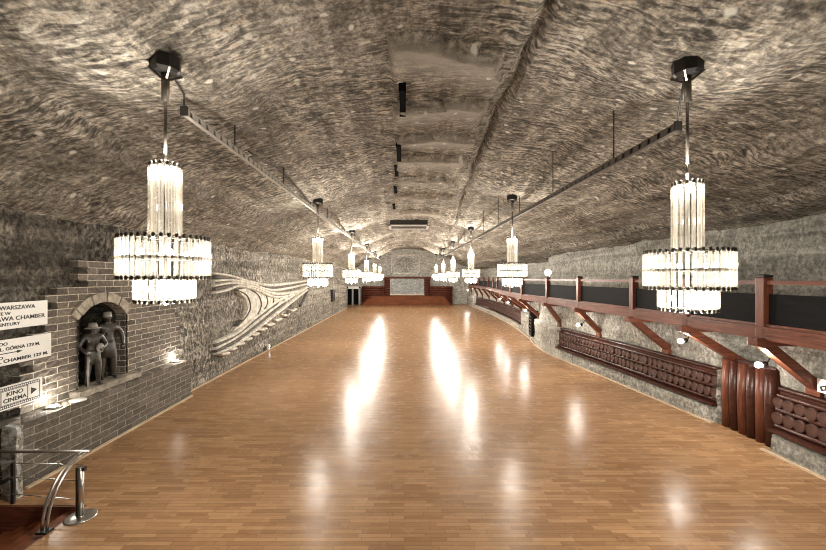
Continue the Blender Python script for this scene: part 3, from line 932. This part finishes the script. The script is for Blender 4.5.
# small items along the left wall
t = thing('wall_socket', (-7.16, 20.1, 0.02), 'small white light box at the foot of the carved wall', 'light')
MB().box(-0.02, 0.10, -0.07, 0.07, -0.02, 0.30, 0.01).build('housing', M['white'], t)
MB().box(0.10, 0.11, -0.05, 0.05, 0.16, 0.27, 0.003).build('lens', mat_emit('marker_glow', (1, 0.97, 0.9), 6.0), t)
t = thing('cabinet', (-7.30, 38.6, 1.45), 'dark box cabinet fixed on the left rock wall beyond the relief', 'cabinet')
MB().box(-0.25, 0.22, -0.6, 0.6, 0, 1.2, 0.02).build('housing', M['dark'], t)
MB().box(0.22, 0.25, -0.55, 0.55, 0.06, 1.14, 0.01).build('door', M['dark'], t)

# uplights on the ledge
def uplight(y, x, label, power):
    t = thing('uplight', (x, y, 1.165), label, 'lamp', 'uplights on the brick ledge')
    MB().lathe([(0.13, 0.0), (0.135, 0.03), (0.12, 0.05), (0.10, 0.05)], 20).build('housing', M['steel'], t)
    MB().lathe([(0.085, 0.05), (0.085, 0.058)], 20).build('lens', M['bulb'], t)
    point_light('uplight_lamp', (0.05, 0, 0.16), power, t, 0.05)
uplight(7.75, -7.10, 'glowing round lamp on the brick ledge below the lowest sign', 9)
uplight(12.0, -7.16, 'glowing round lamp at the far end of the brick ledge', 6)
t = thing('lamp_plate', (-7.0, 8.22, 1.165), 'unlit pale disc plate on the brick ledge near the statues', 'lamp')
MB().lathe([(0.15, 0.0), (0.155, 0.02), (0.13, 0.035), (0.03, 0.04)], 20).build('plate', M['white'], t)

# ------------------------------------------------------------------ balcony
bal = thing('balcony', (0, 0, 2.55), 'long cherry wood balcony with posts and black infill along the right wall', 'balcony')
ZD = -2.55
pathd = list(np.arange(2.5, 53.01, 0.5))
path = [(Bm(d), d) for d in pathd]
MB().sweep(path, -0.09, 0.09, 0.02, 0.25).build('fascia_beam', M['red'], bal)
MB().sweep(path, -0.13, 0.11, 0.25, 0.285).build('edge_board', M['red'], bal)
mb = MB()
rows = []
for d in pathd:
    bx = Bm(d); rx = float(back_x(d)) + 0.25
    rows.append([mb.bm.verts.new(p) for p in ((bx + 0.09, d, 0.10), (rx, d, 0.10), (rx, d, 0.24), (bx + 0.09, d, 0.24))])
for a, b in zip(rows, rows[1:]):
    for k in range(4):
        mb.bm.faces.new((a[k], b[k], b[(k + 1) % 4], a[(k + 1) % 4]))
mb.bm.faces.new(rows[0]); mb.bm.faces.new(rows[-1])
mb.build('deck', M['red'], bal)
posts = [3.6, 5.6, 7.66, 9.7, 11.9, 15.4, 18.5, 21.9, 25.2, 28.5, 31.8, 35.0, 38.5, 42.0, 45.5, 49.0, 52.5]
for i, d in enumerate(posts):
    bx = Bm(d)
    w = 0.19 if i < 9 else 0.16
    mb = MB(); mb.box(bx - w / 2, bx + w / 2, d - w / 2, d + w / 2, -0.02, 1.26, 0.012)
    p = mb.build('post', M['redz'], bal)
    mb = MB(); mb.lathe([(w * 0.62, 1.26), (w * 0.72, 1.275), (w * 0.72, 1.30), (w * 0.3, 1.325)], 4, (bx, d, 0), False, PI / 4); mb.build('post_cap', M['dark'], p)
    mb = MB(); mb.box(bx - 0.24, float(Rw(d)) + 0.35, d - 0.11, d + 0.11, -0.10, 0.06, 0.01); mb.build('joist', M['redx'], bal)
    rx = float(Rw(d)) + 0.24
    mb = MB(); mb.bar((bx - 0.02, d, -0.06), (rx + 0.05, d, -1.00), 0.20, 0.19, (1, 0, 0.3), 0.01); mb.build('brace', M['redx'], bal)
    mb = MB(); mb.box(rx - 0.12, rx + 0.2, d - 0.14, d + 0.14, -1.10, -0.96, 0.01); mb.build('corbel', M['red'], bal)
for d0, d1 in zip(posts, posts[1:]):
    pts = [(Bm(d), d) for d in np.linspace(d0, d1, 5)]
    MB().sweep([(Bm(d), d) for d in np.linspace(d0 + 0.06, d1 - 0.06, 5)], -0.04, 0.04, 1.12, 1.20).build('handrail', M['red'], bal)
    MB().sweep([(Bm(d), d) for d in np.linspace(d0 + 0.06, d1 - 0.06, 5)], 0.0, 0.03, 0.34, 0.93).build('infill_panel', M['black'], bal)
    MB().sweep([(Bm(d), d) for d in np.linspace(d0 + 0.06, d1 - 0.06, 5)], -0.05, 0.05, 0.285, 0.34).build('bottom_rail', M['red'], bal)

# floodlights below the balcony
def floodlight(x, y, z, label, power=22):
    t = thing('floodlight', (x, y, z), label, 'lamp', 'floodlights under the balcony')
    MB().tube([(0.05, 0, 0), (0.16, 0, 0.02)], 0.06, 12).build('housing', M['dark'], t)
    MB().tube([(0.16, 0, 0.0), (0.3, 0, 0.25), (0.3, 0, 2.56 - z)], 0.015, 6).build('arm', M['dark'], t)
    MB().sphere((0, 0, 0), 0.06, 2).build('bulb', M['lamp'], t)
    point_light('floodlight_lamp', (-0.14, 0, -0.06), power, t, 0.05, (1, 0.93, 0.82))
floodlight(7.25, 7.84, 2.02, 'bare bright floodlight above the log door under the balcony')
floodlight(7.18, 9.95, 2.16, 'bright floodlight over the near end of the long log bench')
floodlight(7.0, 15.4, 1.91, 'bright floodlight over the far end of the long log bench')
floodlight(6.95, 21.9, 1.95, 'bright floodlight beside the small arched grille', 20)
floodlight(6.9, 25.4, 2.2, 'bright floodlight just beyond the arched grille under the balcony', 20)
floodlight(7.35, 29.3, 2.2, 'bright floodlight over the near end of the distant log bench', 20)
floodlight(8.4, 50.5, 2.2, 'farthest bright floodlight beneath the end of the balcony', 20)
# globe lamp on a balcony post
t = thing('globe_lamp', (Bm(18.5), 18.5, 3.87), 'warm glowing globe lamp on top of a balcony post', 'lamp')
MB().lathe([(0.05, 0.0), (0.05, 0.05), (0.07, 0.06)], 12).build('socket', M['dark'], t)
MB().sphere((0, 0, 0.19), 0.15, 3).build('globe', M['warm'], t)

# ------------------------------------------------------------------ log benches along the right wall
def log_bench(d0, d1, label, step, detail=True):
    t = thing('bench', (0, (d0 + d1) / 2, 0.0), label, 'bench', 'log benches along the right wall')
    yc = (d0 + d1) / 2
    n = max(2, int((d1 - d0) / 0.6))
    P = [(float(np.interp(d, RD, RX)), d - yc) for d in np.linspace(d0, d1, n)]
    MB().sweep(P, -0.06, 0.30, 0.44, 0.50).build('seat', M['log'], t)
    MB().sweep(P, 0.22, 0.28, 0.50, 1.38).build('backrest', M['log'], t)
    for zz, off, r in ((0.56, 0.14, 0.055), (0.92, 0.17, 0.06), (1.22, 0.19, 0.05), (1.37, 0.22, 0.05)):
        MB().tube([(x + off, y, zz) for x, y in P], r, 10).build('rail', M['log'], t)
    if detail:
        k = 0; d = d0 + step * 0.6
        base = None
        while d < d1 - 0.05:
            x = float(np.interp(d, RD, RX))
            for zz, r in ((0.74, 0.135), (1.07, 0.125)):
                if base is None:
                    mb = MB(); mb.tube([(0.22, 0, 0), (0.10, 0, 0)], 0.1, 12)
                    base = mb.build('log_end', M['logend'], t); o = base
                else:
                    o = base.copy(); link_child(o, t)
                o.location = (x + 0.015 * random.uniform(-1, 1), d - yc, zz); s_ = r / 0.1 * random.uniform(0.92, 1.06); o.scale = (1, s_ * step / 0.25, s_)
                o.rotation_euler = (random.uniform(0, 3), 0, 0) if False else (0, 0, 0)
            d += step
    else:
        mb = MB()
        d = d0 + step * 0.6
        while d < d1 - 0.05:
            x = float(np.interp(d, RD, RX))
            for zz in (0.74, 1.07):
                mb.tube([(x + 0.22, d - yc, zz), (x + 0.10, d - yc, zz)], 0.11, 8)
            d += step
        o = mb.build('log_end', M['logend'], t); o['kind'] = 'stuff'
    return t
log_bench(10.05, 18.45, 'long dark log bench between the log door and the rock bulge', 0.215)
log_bench(3.4, 8.42, 'short dark log bench nearest the camera, right of the log door', 0.23)
log_bench(27.8, 49.5, 'distant dark log bench beyond the rock bulge', 0.42)

# upright log door
t = thing('log_door', (8.30, 9.25, 0), 'upright dark log door in the rock between two log benches', 'door')
for k in range(6):
    yy = -0.60 + 0.235 * k
    mb = MB(); mb.tube([(0.0, yy, 0.0), (0.015 * random.uniform(-1, 1), yy + 0.02, 0.9), (0.0, yy, 1.72 + 0.05 * random.uniform(-1, 1))], 0.112, 12)
    mb.build('log', M['redz'] if k % 2 else M['log'], t)
MB().box(0.0, 0.10, -0.70, 0.72, 0.0, 1.78).build('backing', M['log'], t)

# arched grille
t = thing('arched_grille', (7.62, 23.0, 0.35), 'small arched dark iron grille in the rock below the balcony', 'grille')
ang = math.atan2(0.4, 2.0)
t.rotation_euler = (0, 0, -ang)
def arch_poly(w, h, ins=0.0):
    r = w / 2 - ins
    return [(-r, ins), (r, ins)] + [(r * math.cos(a), h - w / 2 + r * math.sin(a)) for a in np.linspace(0, PI, 11)]
MB().prism(arch_poly(1.0, 1.5), 'x', -0.03, 0.5).build('recess', M['void'], t)
for k in range(6):
    MB().box(-0.06, -0.02, -0.47, 0.47, 0.12 + 0.2 * k, 0.17 + 0.2 * k).build('bar', M['dark'] if k % 2 else M['bronze'], t)
for yy in (-0.48, 0.48):
    MB().box(-0.07, -0.02, yy - 0.03, yy + 0.03, 0.0, 1.05).build('frame', M['dark'], t)

# ------------------------------------------------------------------ end of the hall: stage
t = thing('stage', (0.35, 53.0, 0), 'low wooden stage platform with slanted ends at the far wall', 'stage')
MB().prism([(-6.2, 0), (6.2, 0), (5.0, 1.28), (-4.8, 1.28)], 'y', 0, 1.3).build('platform', M['stagef'], t)
MB().box(-4.85, 5.05, -0.06, 1.32, 1.28, 1.36, 0.01).build('floor_board', M['logx'], t)
for a, b in (((-6.3, 0.02), (-4.85, 1.36)), ((6.3, 0.02), (5.05, 1.36))):
    MB().bar((a[0], -0.05, a[1]), (b[0], -0.05, b[1]), 0.1, 0.14, (0, 1, 0)).build('end_rail', M['logx'], t)
lw = thing('log_wall', (0.4, 54.7, 0), 'stepped red log wall framing the grey panel behind the stage', 'wall')
def logs(x0, x1, z0, z1, nm):
    mb = MB(); n = max(1, round((z1 - z0) / 0.34)); hh = (z1 - z0) / n
    for k in range(n):
        mb.tube([(x0, 0, z0 + (k + 0.5) * hh), (x1, 0, z0 + (k + 0.5) * hh)], hh * 0.50, 10)
    mb.box(x0, x1, 0.08, 0.25, z0, z1)
    mb.build(nm, M['logx'], lw)
logs(-6.4, -3.2, 0, 2.62, 'side_logs'); logs(3.3, 6.5, 0, 2.62, 'side_logs')
logs(-3.2, -2.4, 0, 3.72, 'pillar_logs'); logs(2.5, 3.3, 0, 3.72, 'pillar_logs')
MB().box(-3.35, 3.45, -0.25, 0.25, 3.72, 3.98, 0.02).build('lintel', M['logx'], lw)
MB().box(-2.4, 2.5, 0.05, 0.15, 1.3, 3.72).build('grey_panel', M['panel'], lw)
MB().box(-2.4, 2.5, -0.3, 0.05, 1.3, 1.5, 0.02).build('panel_sill', M['trim'], lw)

# carved emblem on the end wall
em = thing('emblem', (0.2, D_END - 0.12, 4.4), 'square carved stone emblem above the stage on the far wall', 'wall carving')
mb = MB()
for a in ((-2.1, 2.1, 2.65, 2.85), (-2.1, 2.1, 0.0, 0.15), (-2.1, -1.92, 0.0, 2.85), (1.92, 2.1, 0.0, 2.85)):
    mb.box(a[0], a[1], -0.18, 0.2, a[2], a[3], 0.02)
mb.build('frame', M['carve'], em)
mb = MB()
mb.sphere((0, -0.05, 1.35), 0.5, 2, (0.6, 0.4, 1.5))
mb.sphere((0.08, -0.1, 2.2), 0.2, 2)
for sd in (1, -1):
    for k in range(6):
        a = math.radians(70 - 27 * k)
        mb.tube([(sd * 0.2, -0.08, 1.6), (sd * (0.2 + 0.7 * math.cos(a)), -0.15, 1.55 + 0.6 * math.sin(a)), (sd * (0.25 + 1.25 * math.cos(a)), -0.08, 1.4 + 0.9 * math.sin(a))], 0.1, 6, True, (0.12, 0.14, 0.05))
    mb.tube([(sd * 0.12, -0.05, 0.9), (sd * 0.4, -0.12, 0.3)], 0.09, 6)
mb.tube([(0, -0.05, 0.9), (0, -0.1, 0.25)], 0.12, 6)
mb.build('carving', M['carvem'], em)
MB().box(-2.0, 2.0, 0.0, 0.2, 0.1, 2.7).build('backplate', M['end'], em)

# doorway in the far left corner
t = thing('doorway', (-7.2, 54.4, 0), 'dark doorway with grey jambs beside the stage at the far left', 'doorway')
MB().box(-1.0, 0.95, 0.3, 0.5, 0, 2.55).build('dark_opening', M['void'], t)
for x0, x1 in ((-1.1, -0.85), (-0.2, 0.0), (0.75, 1.0)):
    MB().box(x0, x1, -0.1, 0.35, 0, 2.4, 0.02).build('jamb', M['grey'], t)
MB().box(-0.75, 0.75, -0.15, 0.4, 2.25, 2.6, 0.02).build('lintel', M['white'], t)

# ------------------------------------------------------------------ ceiling fittings
# dark slots along the crown
sg = 'dark slots along the ceiling crown'
names = ('nearest of the thin black slots along the ceiling crown', 'second thin black slot from the near end of the ceiling crown', 'third thin black slot from the near end of the ceiling crown', 'fourth thin black slot from the near end of the ceiling crown', 'farthest thin black slot, just before the dark ceiling vent')
for k, (xx, yy, ln) in enumerate(((-0.03, 7.4, 1.1), (-0.14, 10.2, 1.3), (-0.26, 12.9, 1.3), (-0.35, 15.5, 1.2), (-0.50, 19.0, 1.3))):
    zc = min(ceil_z(xx, yy - ln / 2), ceil_z(xx, yy + ln / 2), ceil_z(xx, yy))
    t = thing('ceiling_slot', (xx, yy, zc - 0.025), names[k], 'slot', sg)
    mb = MB(); mb.box(-0.055, -0.04, -ln / 2, ln / 2, 0, 0.35); mb.box(0.045, 0.065, -ln / 2, ln / 2, 0, 0.35); mb.box(-0.065, 0.065, -ln / 2, -ln / 2 + 0.02, 0, 0.35); mb.box(-0.065, 0.065, ln / 2 - 0.02, ln / 2, 0, 0.35)
    mb.build('rim', M['void'], t)
    MB().box(-0.045, 0.045, -ln / 2 + 0.02, ln / 2 - 0.02, 0.005, 0.3).build('dark_gap', M['void'], t)
# vent
zc = ceil_z(0.3, 24.0)
t = thing('ceiling_vent', (0.3, 24.0, zc - 0.42), 'wide dark box vent hanging at the ceiling crown', 'vent')
MB().box(-1.16, 1.16, -0.5, 1.1, 0.08, 0.42, 0.02).build('housing', M['dark'], t)
mb = MB()
mb.box(-1.26, 1.26, -0.62, -0.48, 0.0, 0.08); mb.box(-1.26, 1.26, 1.08, 1.2, 0.0, 0.08); mb.box(-1.26, -1.12, -0.62, 1.2, 0, 0.08); mb.box(1.12, 1.26, -0.62, 1.2, 0, 0.08)
mb.build('frame', M['alu'], t)
for k in range(9):
    MB().box(-1.10 + 0.265 * k, -1.07 + 0.265 * k, -0.5, 1.1, 0.02, 0.08).build('slat', M['dark'], t)
MB().box(-0.04, 0.04, 0.3, 0.38, 0.4, 0.7).build('hanger', M['dark'], t)

# cable trays
def tray(xc, d0, d1, z, label, side, mat):
    t = thing('cable_tray', (xc, d0, z), label, 'cable tray', 'cable trays under the ceiling')
    mb = MB()
    L = d1 - d0
    # perforated channel: two thin rims and cross webs leave round looking holes
    mb.box(-0.035, 0.035, 0, L, 0.085, 0.10); mb.box(-0.035, 0.035, 0, L, -0.012, 0.003)
    nh = int(L / 0.24)
    for k in range(nh + 1):
        y0 = k * L / nh
        mb.box(0.022, 0.035, max(0, y0 - 0.075), min(L, y0 + 0.075), 0.0, 0.09)
        mb.box(-0.035, -0.022, max(0, y0 - 0.075), min(L, y0 + 0.075), 0.0, 0.09)
    mb.build('channel', mat, t)
    MB().tube([(0, 0.02, 0.03), (0, L, 0.03)], 0.018, 6).build('cable', M['dark'], t)
    MB().box(-0.05, 0.05, -0.04, 0.0, -0.02, 0.12).build('end_plate', M['dark'], t)
    d = 1.7
    while d < L:
        zc = ceil_z(xc, d0 + d)
        MB().tube([(0, d, 0.09), (0, d, zc - z + 0.05)], 0.012, 6).build('hanger_rod', M['dark'], t)
        d += 3.0
    return t
tray(-3.29, 5.75, 52.0, H + 2.45, 'pale perforated cable tray along the left row of chandeliers', -1, M['alu'])
tray(4.02, 5.64, 48.0, H + 2.18, 'brownish perforated cable tray along the right row of chandeliers', 1, M['bronze'])
# pipe conduit beside the left tray
t = thing('conduit', (-3.5, 8.6, 0), 'thin dark conduit pipe on the ceiling leading to the second left chandelier', 'pipe')
pts = []
for k in range(12):
    f = k / 11
    px_, py_ = -3.5 + 0.24 * f, 8.6 + 4.4 * f
    pts.append((px_ + 3.5, py_ - 8.6, ceil_z(px_, py_) - 0.045))
MB().tube(pts, 0.016, 8).build('pipe', M['dark'], t)

# ------------------------------------------------------------------ chandeliers
ZT = (1.91, 0.68); ZW = (0.71, 0.02); ZB = (0.06, -0.36)   # tiers, above eye level
def tube_mesh(name, length, r=0.033):
    mb = MB()
    # trefoil like hollow rod: six sided prism with bright ribs
    pr = [(r * (1.0 if k % 2 == 0 else 0.62) * math.cos(PI * k / 3), r * (1.0 if k % 2 == 0 else 0.62) * math.sin(PI * k / 3)) for k in range(6)]
    mb.mi = 0
    vsA = [mb.bm.verts.new((*p, 0.05)) for p in pr]; vsB = [mb.bm.verts.new((*p, length - 0.05)) for p in pr]
    for k in range(6):
        mb.bm.faces.new((vsA[k], vsA[(k + 1) % 6], vsB[(k + 1) % 6], vsB[k]))
    mb.mi = 1
    mb.lathe([(r * 0.55, -0.005), (r * 0.8, 0.0), (r * 0.8, 0.055)], 8)
    mb.lathe([(r * 0.8, length - 0.055), (r * 0.8, length), (r * 0.55, length + 0.015)], 8)
    bmesh.ops.recalc_face_normals(mb.bm, faces=mb.bm.faces[:])
    me = bpy.data.meshes.new(name)
    mb.bm.to_mesh(me); mb.bm.free()
    me.materials.append(M['tube']); me.materials.append(M['cap'])
    return me
TM = {'t': tube_mesh('long_tube', ZT[0] - ZT[1]), 'w': tube_mesh('ring_tube', ZW[0] - ZW[1]), 'b': tube_mesh('short_tube', ZB[0] - ZB[1])}
TIERS = (('t', 0.215, 14, ZT[1]), ('w', 0.645, 40, ZW[1]), ('b', 0.42, 26, ZB[1]))
def chandelier_core(root, full):
    z0 = -TOPZ
    MB().lathe([(0.12, -0.20), (0.19, -0.19), (0.235, -0.15), (0.235, 0.06)], 8, (0, 0, 0), False).build('canopy', M['dark'], root)
    if full:
        for k in range(4):
            a = PI / 4 + k * PI / 2
            MB().bar((0.06 * math.cos(a), 0.06 * math.sin(a), -0.28), (0.25 * math.cos(a), 0.25 * math.sin(a), -0.16), 0.03, 0.03).build('strut', M['bronze'], root)
    MB().tube([(0, 0, -0.10), (0, 0, -0.66)], 0.062, 12).build('sleeve', M['bronze'], root)
    MB().tube([(0, 0, -0.60), (0, 0, z0 + ZT[0] - 0.05)], 0.026, 10).build('rod', M['bronze'], root)
    MB().tube([(0, 0, z0 + ZT[0] + 0.45), (0, 0, z0 + ZB[1] + 0.04)], 0.02, 8).build('core_rod', M['bronze'], root)
    mb = MB()
    mb.ring(0.18, 0.006, z0 + ZT[0] - 0.03, 28, 5, 0.008)
    for k in range(4):
        a = k * PI / 2
        mb.tube([(0, 0, z0 + ZT[0] - 0.03), (0.19 * math.cos(a), 0.19 * math.sin(a), z0 + ZT[0] - 0.03)], 0.007, 5)
    mb.build('top_hoop', M['cap'], root)
    MB().ring(0.18, 0.006, z0 + ZT[1] + 0.03, 28, 5, 0.008).build('hoop', M['cap'], root)
    mb = MB()
    mb.ring(0.605, 0.008, z0 + 0.36, 48, 5, 0.024)
    for k in range(6):
        a = k * PI / 3
        mb.tube([(0, 0, z0 + 0.36), (0.605 * math.cos(a), 0.605 * math.sin(a), z0 + 0.36)], 0.008, 5)
    mb.build('ring_hoop', M['cap'], root)
    for zz in (ZW[0] - 0.03, ZW[1] + 0.03):
        MB().ring(0.60, 0.006, z0 + zz, 48, 5, 0.008).build('hoop', M['cap'], root)
    mb = MB()
    mb.ring(0.385, 0.006, z0 + ZB[0] - 0.03, 40, 5, 0.008)
    for k in range(4):
        a = k * PI / 2 + 0.4
        mb.tube([(0, 0, z0 + ZB[0] - 0.03), (0.40 * math.cos(a), 0.40 * math.sin(a), z0 + ZB[0] - 0.03)], 0.007, 5)
    mb.build('lower_hoop', M['cap'], root)
    MB().ring(0.385, 0.006, z0 + ZB[1] + 0.03, 40, 5, 0.008).build('hoop', M['cap'], root)
    # bulbs
    bs = [(0.10 * math.cos(a), 0.10 * math.sin(a), ZT[0] - 0.12) for a in (0.3, 2.4, 4.5)]
    bs += [(0.40 * math.cos(a), 0.40 * math.sin(a), 0.45) for a in np.arange(6) * PI / 3 + 0.2]
    bs += [(0.24 * math.cos(a), 0.24 * math.sin(a), -0.15) for a in np.arange(3) * 2 * PI / 3]
    bs += [(0, 0, ZB[1] + 0.0)]
    b0 = None
    for p in bs:
        if b0 is None:
            b0 = MB().sphere((0, 0, 0), 0.038, 2, (1, 1, 1.3)).build('bulb', M['bulb'], root); o = b0
        else:
            o = b0.copy(); link_child(o, root)
        o.location = (p[0], p[1], z0 + p[2])
    q = 1.0 if full else 1.3
    qu = 1.0 if full else 4.2
    point_light('upper_lamp', (0, 0.0, z0 + ZT[0] + 0.16), 70 * qu, root, 0.06)
    for a in (0.3, 0.3 + 2 * PI / 3, 0.3 + 4 * PI / 3):
        point_light('ring_lamp', (0.25 * math.cos(a), 0.25 * math.sin(a), z0 + 0.40), 5, root, 0.07)
    point_light('lower_lamp', (0, 0, z0 + ZB[1] - 0.16), 120 * q, root, 0.14)
    point_light('inner_lamp', (0.08, 0.05, z0 + 1.25), 1.0 * q, root, 0.05)

def chandelier_full(loc, label):
    root = thing('chandelier', loc, label, 'chandelier', 'glass tube chandeliers')
    chandelier_core(root, True)
    for key, R, n, z in TIERS:
        for k in range(n):
            a = 2 * PI * k / n
            o = bpy.data.objects.new({'t': 'long_tube', 'w': 'ring_tube', 'b': 'short_tube'}[key], TM[key])
            o.location = (R * math.cos(a), R * math.sin(a), z - TOPZ); o.rotation_euler = (0, 0, a)
            link_child(o, root)
    return root
def chandelier_far(loc, label):
    root = thing('chandelier', loc, label, 'chandelier', 'glass tube chandeliers')
    chandelier_core(root, False)
    for key, R, n, z in TIERS:
        bm = bmesh.new()
        for k in range(n):
            a = 2 * PI * k / n
            tmp = TM[key].copy(); tmp.transform(Matrix.Translation((R * math.cos(a), R * math.sin(a), z - TOPZ)) @ Matrix.Rotation(a, 4, 'Z'))
            bm.from_mesh(tmp); bpy.data.meshes.remove(tmp)
        nm = {'t': 'upper_tube_tier', 'w': 'ring_tube_tier', 'b': 'lower_tube_tier'}[key]
        me = bpy.data.meshes.new(nm); bm.to_mesh(me); bm.free()
        me.materials.append(M['tube']); me.materials.append(M['cap'])
        link_child(bpy.data.objects.new(nm, me), root)
    return root
def lower(root, dz):
    for c in kids(root):
        if not c.name.startswith(('canopy', 'strut', 'sleeve', 'rod')):
            c.location.z -= dz
OL = ['nearest glass tube chandelier of the %s row, in front of the ', 'second glass tube chandelier of the %s row, ', 'third glass tube chandelier of the %s row from the camera', 'fourth glass tube chandelier of the %s row from the camera', 'fifth glass tube chandelier of the %s row, second from the stage', 'sixth glass tube chandelier of the %s row, closest to the stage']
full = None; far = None
for side, P, ext, dz in (('left', LP, ('brick niche', 'beside the carved relief'), -0.03), ('right', RP, ('balcony posts', 'left of the globe lamp'), 0.12)):
    for i, (x, y) in enumerate(P):
        low = 0.0 if side == 'left' else (0.38 if i == 0 else 0.18)
        lab = OL[i] % side + (ext[i] if i < 2 else '')
        loc = (x, y, H + TOPZ * CS + dz)
        if i < 2:
            if full is None:
                full = chandelier_full(loc, lab); full.scale = (CS, CS, CS)
            else:
                lower(dup(full, loc, lab), low)
        else:
            if far is None:
                far = chandelier_far(loc, lab); far.scale = (CS, CS, CS)
            else:
                lower(dup(far, loc, lab), low)
# feed cables from the trays up to the first canopies
for pts, lab in (([(-3.29, 5.73, H + 2.56), (-3.285, 5.72, ceil_z(-3.285, 5.72) - 0.06), (-3.22, 5.6, ceil_z(-3.22, 5.6) - 0.03), (-3.06, 5.15, ceil_z(-3.06, 5.15) - 0.03), (-3.03, 5.03, ceil_z(-3.03, 5.03) - 0.03)], 'black feed cable from the left tray up to the nearest left chandelier'),
                 ([(4.02, 5.63, H + 2.29), (3.99, 5.57, H + 2.40), (3.93, 5.42, H + 2.62), (3.90, 5.33, H + 2.8)], 'black feed cable from the right tray up to the nearest right chandelier')):
    tag(MB().tube(pts, 0.012, 6).build('feed_cable', M['ink']), lab, 'cable')

# ------------------------------------------------------------------ world and view
w = bpy.data.worlds.new('world'); scn.world = w; w.use_nodes = True
bg = w.node_tree.nodes['Background']
bg.inputs['Color'].default_value = (1.0, 0.90, 0.78, 1); bg.inputs['Strength'].default_value = 0.06
scn.view_settings.view_transform = 'Standard'
scn.view_settings.look = 'None'
scn.view_settings.gamma = 1.0
scn.view_settings.use_curve_mapping = False
scn.view_settings.exposure = 1.32
scn.cycles.max_bounces = 8
scn.cycles.filter_width = 1.0
scn.cycles.transparent_max_bounces = 24
scn.cycles.sample_clamp_indirect = 6.0
